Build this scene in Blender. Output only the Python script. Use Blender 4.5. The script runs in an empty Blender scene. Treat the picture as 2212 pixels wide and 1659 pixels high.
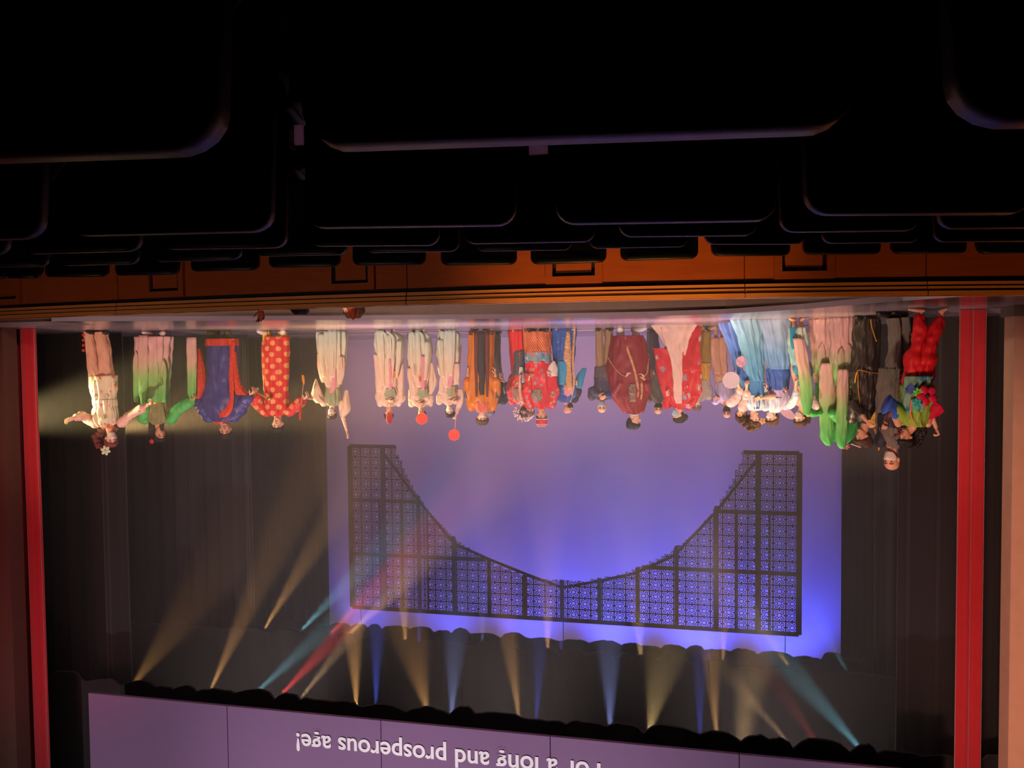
import bpy, math, random
from mathutils import Vector, Matrix
from mathutils import noise as mnoise
R = math.radians
sc = bpy.context.scene
col = sc.collection

# ------------------------------------------------------------------ camera (the photograph is held upside down)
FPX = 1660.0
YAW, PIT, ROL = R(12), R(2.14), .010
CAM = Vector((0, 0, .48))
F = Vector((math.sin(YAW)*math.cos(PIT), math.cos(YAW)*math.cos(PIT), math.sin(PIT)))
R0 = Vector((math.cos(YAW), -math.sin(YAW), 0)); U0 = R0.cross(F)
UU = (U0 + ROL*R0).normalized(); RR = (R0 - ROL*U0).normalized()
CR, CU = -RR, -UU                       # right and up of the photograph
cd = bpy.data.cameras.new('camera'); cam = bpy.data.objects.new('camera', cd); col.objects.link(cam)
cd.sensor_width = 36; cd.lens = FPX/2212*36; cd.clip_start = .05; cd.clip_end = 200
m = Matrix.Identity(4)
for i in range(3):
    m[i][0], m[i][1], m[i][2], m[i][3] = CR[i], CU[i], -F[i], CAM[i]
cam.matrix_world = m
sc.camera = cam

def ray(x, y): return F + CR*((x-1106)/FPX) - CU*((y-829.5)/FPX)
def atd(x, y, d): return CAM + ray(x, y)*d
def atz(x, y, z):
    r = ray(x, y); return CAM + r*((z-CAM.z)/r.z)
def aty(x, y, Y):
    r = ray(x, y); return CAM + r*((Y-CAM.y)/r.y)

# ------------------------------------------------------------------ render, world, lights
sc.view_settings.view_transform = 'Standard'; sc.view_settings.look = 'None'
sc.view_settings.gamma = 1; sc.view_settings.exposure = 0; sc.view_settings.use_curve_mapping = False
cy = sc.cycles
cy.max_bounces = 4; cy.diffuse_bounces = 2; cy.glossy_bounces = 2; cy.transmission_bounces = 2
cy.transparent_max_bounces = 6; cy.volume_bounces = 0; cy.caustics_reflective = False; cy.caustics_refractive = False
cy.sample_clamp_indirect = 3; cy.use_denoising = True; cy.use_light_tree = True
w = bpy.data.worlds.new('world'); sc.world = w; w.use_nodes = True
w.node_tree.nodes['Background'].inputs[0].default_value = (0, 0, 0, 1)
w.node_tree.nodes['Background'].inputs[1].default_value = 0

def lin(c):
    return tuple(((v/255)/12.92 if v <= 10 else (((v/255)+.055)/1.055)**2.4) for v in c)
def spot(loc, tgt, c, power, ang, blend=.5, rad=.05):
    l = bpy.data.lights.new('spot_light', 'SPOT'); l.energy = power; l.color = c
    l.spot_size = R(ang); l.spot_blend = blend; l.shadow_soft_size = rad
    o = bpy.data.objects.new('spot_light', l); col.objects.link(o)
    o.location = loc
    o.rotation_euler = (Vector(tgt)-Vector(loc)).to_track_quat('-Z', 'Y').to_euler()
    return o
def area(loc, tgt, c, power, sx, sy, spread=180):
    l = bpy.data.lights.new('area_light', 'AREA'); l.shape = 'RECTANGLE'; l.size = sx; l.size_y = sy
    l.energy = power; l.color = c; l.spread = R(spread)
    o = bpy.data.objects.new('area_light', l); col.objects.link(o)
    o.location = loc
    o.rotation_euler = (Vector(tgt)-Vector(loc)).to_track_quat('-Z', 'Y').to_euler()
    return o

WARM = (1, .62, .30); AMB = (1, .50, .16); BLUE = (.10, .16, 1); TEAL = (.25, .75, .9); REDL = (1, .05, .06); ICE = (.35, .45, 1)
# front-of-house wash on the performers, and added pit lamps on the stage front
spot((6.5, -2, 9.6), (4.8, 12.2, .7), (1, .68, .50), 8600, 21, .7, .25)
spot((-1.5, -2, 9.6), (.4, 12.2, .7), (1, .66, .50), 7400, 20, .7, .25)
spot((4.5, -2, 9.6), (8.2, 11.0, .8), (1, .70, .54), 5200, 17, .7, .25)
spot((2.0, -2, 9.6), (-2.0, 10.3, .8), (1, .64, .48), 4800, 16, .7, .25)
spot((3.0, -1.5, 5.6), (3.0, 9.6, -.1), (1, .66, .54), 480, 62, .9, .25)
spot((3.4, 6.7, -1.0), (2.6, 9.8, -.25), (1, .72, .62), 330, 150, .5, .1)  # added pit lamp, out of view, to brighten the stage front
spot((6.2, 6.9, -1.0), (6.4, 8.8, -.25), (1, .72, .62), 90, 140, .5, .1)  # second added pit lamp on the stage front
# side booms in the wings
spot((11.3, 13.2, 1.9), (2.6, 12.9, .85), (1, .62, .24), 6500, 15, .7, .1)
spot((11.3, 13.1, 1.9), (6.2, 12.0, .8), (1, .66, .22), 1100, 22, .8, .1)
spot((11.4, 10.3, 1.6), (7.6, 11.0, .9), (1, .76, .34), 2300, 30, .8, .1)
spot((-5.6, 12.9, 2.2), (0.5, 12.6, 1.0), (1, .55, .30), 900, 34, .7, .1)
spot((-.9, 11.7, 6.6), (-1.7, 11.2, 1.1), (1, .66, .30), 1500, 22, .7, .1)  # unseen overhead lamp hidden above the nearest border
# pit wall and curtain glow
spot((.35, 3.4, 4.6), (.35, 5.75, -.1), (1, .46, .11), 1650, 31, .9, .2)
spot((5.2, 3.6, 4.6), (5.2, 6.1, 0), (1, .42, .12), 62, 32, .9, .2)
spot((-2.0, 3.4, 4.6), (-1.9, 6.0, 0), (1, .44, .12), 300, 36, .9, .2)
spot((-.5, 0, 6), (-3.4, 9.8, 2.8), (1, .24, .27), 720, 34, .7, .3)
spot((6.0, 2, 4), (9.6, 10, 3.0), (1, .22, .24), 900, 50, .8, .3)
spot((-.6, 2, 5), (-4.8, 9.1, 3.8), (1, .50, .36), 1550, 54, .8, .3)
# projector on the surtitle header
for bx in (.4, 3.2, 6.6):
    spot((bx, 2, 9.6), (bx, 9.75, 6.4), (1, .82, .88), 1250, 56, .8, .1)
# backdrop: blue battens above, mauve wash low
for bx, bp in ((-2.8, 1.0), (-.6, 1.15), (1.6, 1.0), (3.8, .7), (6.0, .4), (8.4, .25)):
    spot((bx, 18.6, 8.9), (bx, 20.0, 6.2), (.06, .08, 1), 880*bp, 86, .9, .2)
area((3.0, 17.9, .25), (3.0, 20, 2.6), (1, .50, .60), 100, 12.5, .15)
area((3.0, 18.2, 9.3), (3.0, 20, 2.4), (1, .54, .66), 62, 12.5, .2)
# added unseen fill between the borders, lifting the haze and drapes
for bx in (-1.5, 3.0, 7.5):
    spot((bx, 12.4, 9.2), (bx, 12.2, 0), (.92, .74, .72), 520, 88, .9, .2)
    spot((bx, 15.2, 9.2), (bx, 14.2, 0), (.8, .66, .85), 300, 74, .9, .2)
BEAMS = [  # x, y of the lamp in the photo, x, y it points at, depth, colour, power, angle
 (455,1490,560,1260,11.4,AMB,260,11),(548,1500,760,1310,11.4,TEAL,210,10),(608,1500,780,1320,11.4,REDL,380,11),
 (650,1508,800,1320,11.4,WARM,260,9),(770,1528,762,1330,11.4,AMB,330,14),(812,1522,815,1330,11.4,BLUE,220,12),
 (280,1490,420,1300,11.4,AMB,60,18),(975,1555,985,1350,11.4,ICE,150,16),(925,1545,880,1350,11.4,AMB,90,26),
 (1122,1556,1095,1350,11.4,AMB,260,12),(1158,1560,1170,1350,11.4,BLUE,130,12),(1318,1582,1316,1380,11.4,ICE,190,16),
 (1400,1590,1440,1400,11.4,(1,.7,.3),90,26),(1512,1598,1512,1400,11.4,BLUE,150,11),(1548,1598,1535,1400,11.4,AMB,260,12),
 (1708,1610,1560,1440,11.4,WARM,150,10),(1780,1628,1680,1480,11.4,REDL,60,12),(1872,1632,1720,1460,11.4,TEAL,200,13),
 (570,1360,680,1180,14.7,AMB,360,11),(650,1362,760,1250,14.7,TEAL,260,12),(712,1372,790,1290,14.7,REDL,300,12),
 (745,1378,850,1280,14.7,WARM,330,11),(876,1390,868,1240,14.7,AMB,190,16),(905,1390,905,1240,14.7,BLUE,90,14),
 (1183,1410,1183,1250,14.7,AMB,230,16),(1212,1410,1212,1250,14.7,BLUE,90,14),(1385,1430,1375,1280,14.7,(1,.72,.3),150,18),
 (1532,1430,1532,1270,14.7,BLUE,90,12),(1562,1430,1566,1280,14.7,AMB,190,14),(1708,1444,1620,1320,14.7,AMB,130,14),
 (1830,1450,1760,1330,14.7,TEAL,50,14),(1042,1392,1042,1250,14.7,ICE,80,14)]
for x, y, tx, ty, Y, c, pw, an in BEAMS:
    spot(aty(x, y, Y), aty(tx, ty, Y), c, pw*7.5, an*1.3, .7, .03)

# ------------------------------------------------------------------ helpers
def tag(o, label=None, cat=None, group=None, kind=None):
    if label: o['label'] = label
    if cat: o['category'] = cat
    if group: o['group'] = group
    if kind: o['kind'] = kind
    return o
def empty(name, loc, label, cat, group=None):
    o = bpy.data.objects.new(name, None); col.objects.link(o); o.location = loc; o.empty_display_size = .1
    return tag(o, label, cat, group)
def mesh(name, V, Fc, mats, parent=None, smooth=True, idx=None):
    me = bpy.data.meshes.new(name); me.from_pydata([tuple(v) for v in V], [], Fc)
    for mm in (mats if isinstance(mats, (list, tuple)) else [mats]): me.materials.append(mm)
    if idx: me.polygons.foreach_set('material_index', idx)
    if smooth: me.polygons.foreach_set('use_smooth', [True]*len(me.polygons))
    me.update()
    o = bpy.data.objects.new(name, me); col.objects.link(o)
    if parent: o.parent = parent
    return o

class MB:
    def __init__(s): s.V = []; s.F = []
    def add(s, V, Fc):
        n = len(s.V); s.V += [Vector(v) for v in V]; s.F += [tuple(i+n for i in f) for f in Fc]; return s
    def box(s, a, b, M=None):
        x0, y0, z0 = a; x1, y1, z1 = b
        V = [Vector(p) for p in ((x0,y0,z0),(x1,y0,z0),(x1,y1,z0),(x0,y1,z0),(x0,y0,z1),(x1,y0,z1),(x1,y1,z1),(x0,y1,z1))]
        if M: V = [M @ v for v in V]
        return s.add(V, [(0,3,2,1),(4,5,6,7),(0,1,5,4),(1,2,6,5),(2,3,7,6),(3,0,4,7)])
    def rings(s, rs, cap=True):
        n = len(rs[0]); k = len(rs)
        V = [v for r in rs for v in r]; Fc = []
        for i in range(k-1):
            for j in range(n):
                Fc.append((i*n+j, i*n+(j+1) % n, (i+1)*n+(j+1) % n, (i+1)*n+j))
        if cap:
            Fc.append(tuple(range(n-1, -1, -1))); Fc.append(tuple((k-1)*n+j for j in range(n)))
        return s.add(V, Fc)
    def tube(s, pts, rad, n=12, flat=1.0, up=None, round_ends=True, cap=True, wk=0, sd=0):
        pts = [Vector(p) for p in pts]
        if round_ends:
            d0 = (pts[0]-pts[1]).normalized(); d1 = (pts[-1]-pts[-2]).normalized()
            a, b = rad[0], rad[-1]
            pts = [pts[0]+d0*a*.85, pts[0]+d0*a*.5] + pts + [pts[-1]+d1*b*.5, pts[-1]+d1*b*.85]
            rad = [a*.35, a*.8] + list(rad) + [b*.8, b*.35]
        rs = []; ref = Vector(up) if up else None
        for i, p in enumerate(pts):
            t = (pts[min(i+1, len(pts)-1)]-pts[max(i-1, 0)]).normalized()
            if ref is None:
                ref = Vector((0, 0, 1)) if abs(t.z) < .9 else Vector((0, 1, 0))
            v = (ref - t*ref.dot(t))
            v = v.normalized() if v.length > 1e-5 else t.orthogonal().normalized()
            u = t.cross(v); ref = v
            r = []
            for j in range(n):
                a_ = 2*math.pi*j/n; g = rad[i]
                if wk: g *= 1+wk*(1.6*mnoise.noise(Vector((i*.16+sd, math.cos(a_)*1.1, math.sin(a_)*1.1)))+(.4-abs(mnoise.noise(Vector((i*.33+math.cos(a_)*1.2+sd, math.cos(a_)*1.7, math.sin(a_)*1.7))))*2.2))
                r.append(p + u*math.cos(a_)*g + v*math.sin(a_)*g*flat)
            rs.append(r)
        return s.rings(rs, cap)
    def ball(s, c, r, M=None, n=14, k=9, bump=0, seed=0):
        c = Vector(c); r = Vector((r, r, r)) if isinstance(r, (int, float)) else Vector(r); rs = []
        for i in range(k+1):
            a = math.pi*(i+.12*(i == 0)-.12*(i == k))/k
            ring = []
            for j in range(n):
                b = 2*math.pi*j/n
                q = Vector((math.sin(a)*math.cos(b), math.sin(a)*math.sin(b), -math.cos(a)))
                g = 1+bump*mnoise.noise(q*3.1+Vector((seed, seed*.7, 0))) if bump else 1
                q = Vector((q.x*r.x, q.y*r.y, q.z*r.z))*g
                ring.append(c + (M @ q if M else q))
            rs.append(ring)
        return s.rings(rs)
    def build(s, name, mats, parent=None, smooth=True, idx=None): return mesh(name, s.V, s.F, mats, parent, smooth, idx)

# ------------------------------------------------------------------ materials
def M_(name, c, rough=.75, metal=0, grad=None, pat=None, bump=None, sheen=0, emit=None, coat=0, spec=None, var=.12):
    mt = bpy.data.materials.new(name); mt.use_nodes = True; nt = mt.node_tree; N = nt.nodes; L = nt.links
    b = N['Principled BSDF']; b.inputs['Roughness'].default_value = rough; b.inputs['Metallic'].default_value = metal
    if spec is not None: b.inputs['Specular IOR Level'].default_value = spec
    if sheen: b.inputs['Sheen Weight'].default_value = sheen
    if coat: b.inputs['Coat Weight'].default_value = coat
    tc = N.new('ShaderNodeTexCoord'); out = None
    def rgb(c):
        n = N.new('ShaderNodeRGB'); n.outputs[0].default_value = (*lin(c), 1); return n.outputs[0]
    def mix(f, a, bb, mode='MIX'):
        n = N.new('ShaderNodeMix'); n.data_type = 'RGBA'; n.blend_type = mode
        if isinstance(f, float): n.inputs[0].default_value = f
        else: L.new(f, n.inputs[0])
        L.new(a, n.inputs[6]); L.new(bb, n.inputs[7]); return n.outputs[2]
    def math_(op, a, bb=0.0, c2=None):
        n = N.new('ShaderNodeMath'); n.operation = op
        for i, v in enumerate((a, bb) if c2 is None else (a, bb, c2)):
            if isinstance(v, (int, float)): n.inputs[i].default_value = v
            else: L.new(v, n.inputs[i])
        return n.outputs[0]
    cur = rgb(c)
    if grad:   # list of (z, colour): dyed along the height of the garment
        sx = N.new('ShaderNodeSeparateXYZ'); L.new(tc.outputs['Object'], sx.inputs[0])
        cr = N.new('ShaderNodeValToRGB'); z0, z1 = grad[0][0], grad[-1][0]
        mr = math_('DIVIDE', math_('SUBTRACT', sx.outputs[2], z0), z1-z0); L.new(mr, cr.inputs[0])
        el = cr.color_ramp.elements
        while len(el) < len(grad): el.new(.5)
        for e, (z, cc) in zip(el, grad): e.position = (z-z0)/(z1-z0); e.color = (*lin(cc), 1)
        cur = cr.outputs[0]
    if pat:
        kind = pat[0]
        mp = N.new('ShaderNodeMapping'); L.new(tc.outputs['Object'], mp.inputs[0])
        if kind == 'dots':            # ('dots', colour, spacing, radius)
            mp.inputs['Rotation'].default_value = (0, R(45), 0); mp.inputs['Scale'].default_value = (1, .0001, 1)
            v = N.new('ShaderNodeTexVoronoi'); v.inputs['Scale'].default_value = 1/pat[2]; v.inputs['Randomness'].default_value = .12
            L.new(mp.outputs[0], v.inputs['Vector'])
            cur = mix(math_('LESS_THAN', v.outputs['Distance'], pat[3]), cur, rgb(pat[1]))
        elif kind == 'floral':        # ('floral', [colours], scale, cover)
            v = N.new('ShaderNodeTexVoronoi'); v.inputs['Scale'].default_value = pat[2]; L.new(mp.outputs[0], v.inputs['Vector'])
            nz = N.new('ShaderNodeTexNoise'); nz.inputs['Scale'].default_value = pat[2]*6; L.new(mp.outputs[0], nz.inputs['Vector'])
            d = math_('ADD', v.outputs['Distance'], math_('MULTIPLY', math_('SUBTRACT', nz.outputs[0], .5), .7))
            fl = math_('LESS_THAN', d, pat[3])
            sp = N.new('ShaderNodeSeparateColor'); L.new(v.outputs['Color'], sp.inputs[0])
            cr = N.new('ShaderNodeValToRGB'); cr.color_ramp.interpolation = 'CONSTANT'; L.new(sp.outputs[0], cr.inputs[0])
            el = cr.color_ramp.elements
            while len(el) < len(pat[1]): el.new(.5)
            for i, cc in enumerate(pat[1]): el[i].position = i/len(pat[1]); el[i].color = (*lin(cc), 1)
            cur = mix(fl, cur, cr.outputs[0])
        elif kind == 'stripe':        # ('stripe', colour, scale, axis rotation)
            mp.inputs['Rotation'].default_value = (0, R(pat[3]), 0)
            wv = N.new('ShaderNodeTexWave'); wv.inputs['Scale'].default_value = pat[2]; wv.inputs['Distortion'].default_value = .6
            L.new(mp.outputs[0], wv.inputs['Vector'])
            cur = mix(math_('GREATER_THAN', wv.outputs['Fac'], .55), cur, rgb(pat[1]))
        elif kind == 'wood':
            mp.inputs['Scale'].default_value = (1, 1, 9)
            nz = N.new('ShaderNodeTexNoise'); nz.inputs['Scale'].default_value = pat[2]; nz.inputs['Detail'].default_value = 5
            L.new(mp.outputs[0], nz.inputs['Vector']); cur = mix(nz.outputs[0], cur, rgb(pat[1]))
    if var:
        nz = N.new('ShaderNodeTexNoise'); nz.inputs['Scale'].default_value = 7; nz.inputs['Detail'].default_value = 4
        L.new(tc.outputs['Object'], nz.inputs['Vector'])
        hv = N.new('ShaderNodeHueSaturation'); L.new(cur, hv.inputs['Color'])
        L.new(math_('ADD', math_('MULTIPLY', nz.outputs[0], var*2), 1-var), hv.inputs['Value']); cur = hv.outputs[0]
    L.new(cur, b.inputs['Base Color'])
    if bump:
        nz = N.new('ShaderNodeTexNoise'); nz.inputs['Scale'].default_value = bump[0]; mb_ = N.new('ShaderNodeMapping'); mb_.inputs['Scale'].default_value = (1, 1, .28); L.new(tc.outputs['Object'], mb_.inputs[0]); L.new(mb_.outputs[0], nz.inputs['Vector'])
        bp = N.new('ShaderNodeBump'); bp.inputs['Strength'].default_value = bump[1]; bp.inputs['Distance'].default_value = .04
        L.new(nz.outputs[0], bp.inputs['Height']); L.new(bp.outputs[0], b.inputs['Normal'])
    if emit:
        b.inputs['Emission Color'].default_value = (*lin(emit[0]), 1); b.inputs['Emission Strength'].default_value = emit[1]
    return mt
# ------------------------------------------------------------------ the setting: stage, pit, auditorium floor, walls
m_stage = M_('stage_lino', (150, 132, 145), .22, spec=.7, bump=(3, .05), var=.08)
m_fascia = M_('stage_fascia', (120, 98, 88), .8)
m_black = M_('black_paint', (14, 12, 12), .9)
m_drape = M_('black_drape', (34, 30, 30), .95, sheen=.2)
m_red = M_('red_velvet', (172, 14, 30), .8, sheen=.5, bump=(60, .2))
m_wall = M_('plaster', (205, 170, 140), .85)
m_wallD = M_('shaded_plaster', (90, 60, 50), .85)  # darker than the other wall: shade of the unlit side put into the colour
m_cyc = M_('cyclorama', (205, 205, 212), .95, var=.02)
m_floor = M_('carpet', (22, 14, 14), .95)

edge = [(10.9, 9.3), (7.80, 9.2), (7.62, 8.22), (6.1, 8.73), (4.4, 9.3), (2.71, 9.72), (1.5, 9.95), (.34, 10.0), (-.6, 9.75),
        (-1.4, 9.05), (-1.75, 8.5), (-2.12, 7.95), (-2.5, 7.5), (-7.5, 7.5)]
V = [(x, y, 0) for x, y in edge] + [(-7.5, 20.6, 0), (13.5, 20.6, 0), (13.5, 9.3, 0)]
n = len(V); V += [(x, y, -.06) for x, y, z in V]
tag(mesh('floor_stage', V, [tuple(range(n-1, -1, -1)), tuple(range(n, 2*n))] + [(i, (i+1) % n, n+(i+1) % n, n+i) for i in range(n)], m_stage, smooth=False), kind='structure')
V = []; Fc = []
for i, (x, y) in enumerate(edge):
    V += [(x, y+.05, -.06), (x, y+.05, -2.0), (x, y+.2, -2.0), (x, y+.2, -.06)]
    if i: a = 4*(i-1); b = 4*i; Fc += [(a+j, b+j, b+(j+1) % 4, a+(j+1) % 4) for j in range(4)]
tag(mesh('wall_stage_front', V, Fc, m_fascia, smooth=False), kind='structure')
tag(MB().box((-7.5, 5.0, -2.1), (13.5, 10.2, -2.0)).build('floor_pit', m_black, smooth=False), kind='structure')
# auditorium floor, stepped by row
mb = MB()
for i, (y0, y1, z) in enumerate([(-1.5, .35, -.62), (.35, 1.45, -.70), (1.45, 2.5, -.80), (2.5, 3.55, -.90), (3.55, 4.55, -1.0), (4.55, 6.6, -1.08)]):
    mb.box((-5, y0, z-.3), (8.2, y1, z))
tag(mb.build('floor_auditorium', m_floor, smooth=False), kind='structure')
# proscenium walls and skirting
tag(MB().box((-7.5, 9.1, .12), (-3.52, 9.35, 9)).build('wall_left', m_wall, smooth=False), kind='structure')
tag(MB().box((-7.5, 9.06, -.0), (-3.50, 9.4, .12)).build('baseboard_left', M_('grey_plinth', (120, 115, 105), .7), smooth=False), kind='structure')
tag(MB().box((9.56, 9.4, 0), (13.5, 9.65, 9)).build('wall_right', m_wallD, smooth=False), kind='structure')  # its shaded colour also stands in for curtain lying in shade
tag(MB().box((-7.5, 20.3, 0), (13.5, 20.6, 10)).build('wall_back', m_black, smooth=False), kind='structure')
tag(MB().box((-7.5, 9.35, 0), (-7.3, 20.6, 10)).build('wall_wing_left', m_black, smooth=False), kind='structure')
tag(MB().box((13.3, 9.65, 0), (13.5, 20.6, 10)).build('wall_wing_right', m_black, smooth=False), kind='structure')

# ------------------------------------------------------------------ backdrop
tag(MB().box((-3.4, 14.45, .001), (8.45, 14.62, .006)).build('trim_1', M_('floor_tape', (40, 30, 52), .5), smooth=False), kind='structure')
V = []; Fc = []; NX, NZ = 60, 4
for k in range(NZ+1):
    for i in range(NX+1):
        x = -4.3 + 14.6*i/NX; z = .003 + 9.0*k/NZ
        V.append((x, 20.0+.012*math.sin(x*5.3), z))
q = len(V); V += [(x, y+.03, z) for x, y, z in V]
for k in range(NZ):
    for i in range(NX):
        a = k*(NX+1)+i; b = a+NX+1
        Fc += [(a, a+1, b+1, b), (q+a, q+b, q+b+1, q+a+1)]
tag(mesh('backdrop', V, Fc, m_cyc), 'pale seamless cyclorama cloth lit blue above and mauve below', 'backdrop')

# ------------------------------------------------------------------ lattice screen
m_lat = M_('lattice_wood', (70, 52, 56), .8)
LX0, LX1, LZ0, LZ1, LY = -2.46, 7.30, 2.52, 6.25, 16.4
cx0, cr_, cz0 = 2.41, 3.92, 5.40-3.92
lat = empty('lattice_screen', (2.4, LY, LZ0), 'dark fretwork lattice screen with a big round cut out, before the backdrop', 'screen')
off = Vector(lat.location)
q7 = ["1111110", "1000010", "1011011", "1010101", "1001100", "1110011", "0011011"]
cell = [[0]*16 for _ in range(16)]
for r in range(7):
    for c in range(7):
        if q7[r][c] == '1':
            for a, b in ((r+1, c+1), (14-r, c+1), (r+1, 14-c), (14-r, 14-c)): cell[a][b] = 1
NCX, NCZ = 39, 15
pw, ph = (LX1-LX0)/(NCX*16), (LZ1-LZ0)/(NCZ*16)
def incirc(x, z, r=cr_): return (x-cx0)**2+(z-cz0)**2 < r*r
mb = MB()
for j in range(NCZ*16):
    z = LZ0+(j+.5)*ph; st = None
    for i in range(NCX*16+1):
        x = LX0+(i+.5)*pw
        solid = i < NCX*16 and not cell[j % 16][i % 16] and not incirc(LX0+(int(i/4)*4+2)*pw, LZ0+(int(j/4)*4+2)*ph, cr_)
        if solid and st is None: st = i
        if not solid and st is not None:
            mb.box((LX0+st*pw-off.x, -.008, z-ph/2-off.z), (LX0+i*pw-off.x, .008, z+ph/2-off.z)); st = None
mb.build('fretwork_panel', m_lat, lat, smooth=False)
def bar(name, x0, z0, x1, z1, wd, y=-.03, th=.03):
    a = Vector((x0, 0, z0)); b = Vector((x1, 0, z1)); d = (b-a).normalized(); nn = Vector((-d.z, 0, d.x))*wd/2
    P = [a-nn, b-nn, b+nn, a+nn]; V = [p-Vector((off.x, -y, off.z)) for p in P]+[p-Vector((off.x, -y-th, off.z)) for p in P]
    mesh(name, V, [(0,1,2,3),(7,6,5,4),(0,4,5,1),(1,5,6,2),(2,6,7,3),(3,7,4,0)], m_lat, lat, smooth=False)
def ztop_circ(x):
    d = cr_**2-(x-cx0)**2
    return cz0+math.sqrt(d) if d > 0 else -9
rows = [LZ0, LZ0+(LZ1-LZ0)/3, LZ0+2*(LZ1-LZ0)/3, LZ1]
for i in range(13):
    x = LX0+(LX1-LX0)*i/12
    zb = max(LZ0, ztop_circ(x)-.03)
    bar('mullion', x, zb, x, LZ1, .085 if 0 < i < 12 else .11)
for z in rows:
    d = cr_**2-(z-cz0)**2; hw = math.sqrt(d) if d > 0 else 0
    if hw and z < 5.35:
        bar('rail', LX0, z, cx0-hw, z, .08); bar('rail', cx0+hw, z, LX1, z, .08)
    else: bar('rail', LX0, z, LX1, z, .08)
for px_ in (822, 868, 924, 1543, 1592, 1662):
    x = aty(px_, 1250, LY).x
    bar('brace', x, max(LZ0+1.2, ztop_circ(x)), x, LZ1, .04, y=.01)
arc = [(-1.62, 2.7), (-.85, 3.75), (.02, 4.73), (.83, 5.15), (1.6, 5.36), (2.42, 5.55), (3.2, 5.30), (4.0, 5.02), (4.86, 4.68), (5.67, 3.75), (6.48, 2.7)]
for (a, b), (c, d) in zip(arc, arc[1:]): bar('brace', a, b, c, d, .055, y=.01)
for x in (-2.2, 2.4, 7.1):
    MB().tube([(x-off.x, 0, LZ1-off.z), (x-off.x, 0, 9.4-off.z)], [.008, .008], 6).build('cable', m_black, lat)

# ------------------------------------------------------------------ borders, legs, curtains, header
rnd = random.Random(5)
def border(Y, z, x0, x1, label, seed):
    rr = random.Random(seed); pts = [(x0, z)]; x = x0
    while x < x1:
        wd = rr.uniform(.28, .8); h = rr.uniform(.025, .13); kind = rr.random()
        base = z+rr.uniform(-.03, .03); k = 7
        for i in range(k):
            t = i/k
            pr = math.sin(math.pi*min(1, t*1.02))**.5 if kind < .6 else min(1, t*5, (1-t)*2.6)
            pts.append((x+wd*t, base-h*pr+rr.uniform(-.012, .012)))
        x += wd
    pts.append((x1, z))
    V = []; Fc = []
    for i, (a, b) in enumerate(pts):
        wv = .03*math.sin(a*9)
        V += [(a, Y+wv, b), (a, Y+wv, 9.6), (a, Y+wv+.04, 9.6), (a, Y+wv+.04, b)]
        if i: p = 4*(i-1); c = 4*i; Fc += [(p+j, c+j, c+(j+1) % 4, p+(j+1) % 4) for j in range(4)]
    tag(mesh('border_drape', V, Fc, m_drape, smooth=False), label, 'drape')
border(10.9, 5.86, -5.5, 11.5, 'black overhead border with a ragged scalloped edge, nearest the projection header', 3)
border(13.95, 6.04, -6.5, 12.5, 'middle one of three black ragged edged overhead borders', 11)
border(17.2, 7.03, -7.0, 13.0, 'black ragged edged overhead border furthest back, closest to the backdrop', 23)

def drape(name, x0, x1, Y, z0, z1, per, amp, mt, label, cat, seed=0, lean=0.0, lead=None):
    nx = int((x1-x0)/.025); V = []; Fc = []; NK = 10
    for k in range(NK+1):
        t = k/NK; z = z0+(z1-z0)*t
        for i in range(nx+1):
            x = x0+(x1-x0)*i/nx
            ph_ = x/per*2*math.pi
            y = amp*(math.sin(ph_+.8*math.sin(x*2.3+seed))+.4*math.sin(ph_*2.3+seed*2)+.25*mnoise.noise(Vector((x*6, z*.4, seed))))
            g = 1-.35*t
            V.append((x+lean*z, Y+y*g, z))
    n1 = nx+1; q = len(V); V += [(x, y+.015, z) for x, y, z in V]
    for k in range(NK):
        for i in range(nx):
            a = k*n1+i; b = a+n1
            Fc += [(a, a+1, b+1, b), (q+a, q+b, q+b+1, q+a+1)]
        for a in (k*n1, k*n1+nx): Fc.append((a, a+n1, q+a+n1, q+a))
    return tag(mesh(name, V, Fc, mt), label, cat)
# photograph's right wing (low x), then its left wing (high x)
drape('leg_drape', -7.2, -3.48, 17.5, .01, 9.5, .34, .05, m_drape, 'black leg drape bordering the backdrop, behind the monk and the green dancers', 'drape', 1)
drape('leg_drape', -7.2, -3.36, 14.2, .01, 9.5, .30, .06, m_drape, 'black pleated leg drape one step out from the backdrop, on the side of the monk', 'drape', 2)
drape('leg_drape', -7.2, -3.05, 11.6, .01, 9.5, .42, .05, m_drape, 'black leg drape next to the bright red curtain, behind the dancer in red trousers', 'drape', 3)
drape('leg_drape', 8.44, 13.2, 17.5, .01, 9.5, .36, .05, m_drape, 'black leg drape bordering the backdrop, behind the woman with one raised arm', 'drape', 4)
drape('leg_drape', 8.47, 13.2, 14.2, .01, 9.5, .33, .07, m_drape, 'black pleated leg drape behind the dancers in blue and red spotted robes', 'drape', 5)
drape('leg_drape', 9.55, 13.2, 11.9, .01, 9.5, .40, .06, m_drape, 'black leg drape behind the woman with the flower in her curly hair', 'drape', 6)
drape('stage_curtain', -3.50, -3.22, 9.8, .01, 9.5, .15, .035, m_red, 'bright red velvet curtain beside the salmon wall, near the dancer in red trousers', 'curtain', 7)
drape('stage_curtain', 9.36, 9.9, 9.8, .01, 9.5, .24, .05, m_red, 'dark red velvet curtain at the far side of the stage from the salmon wall', 'curtain', 8)

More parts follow.
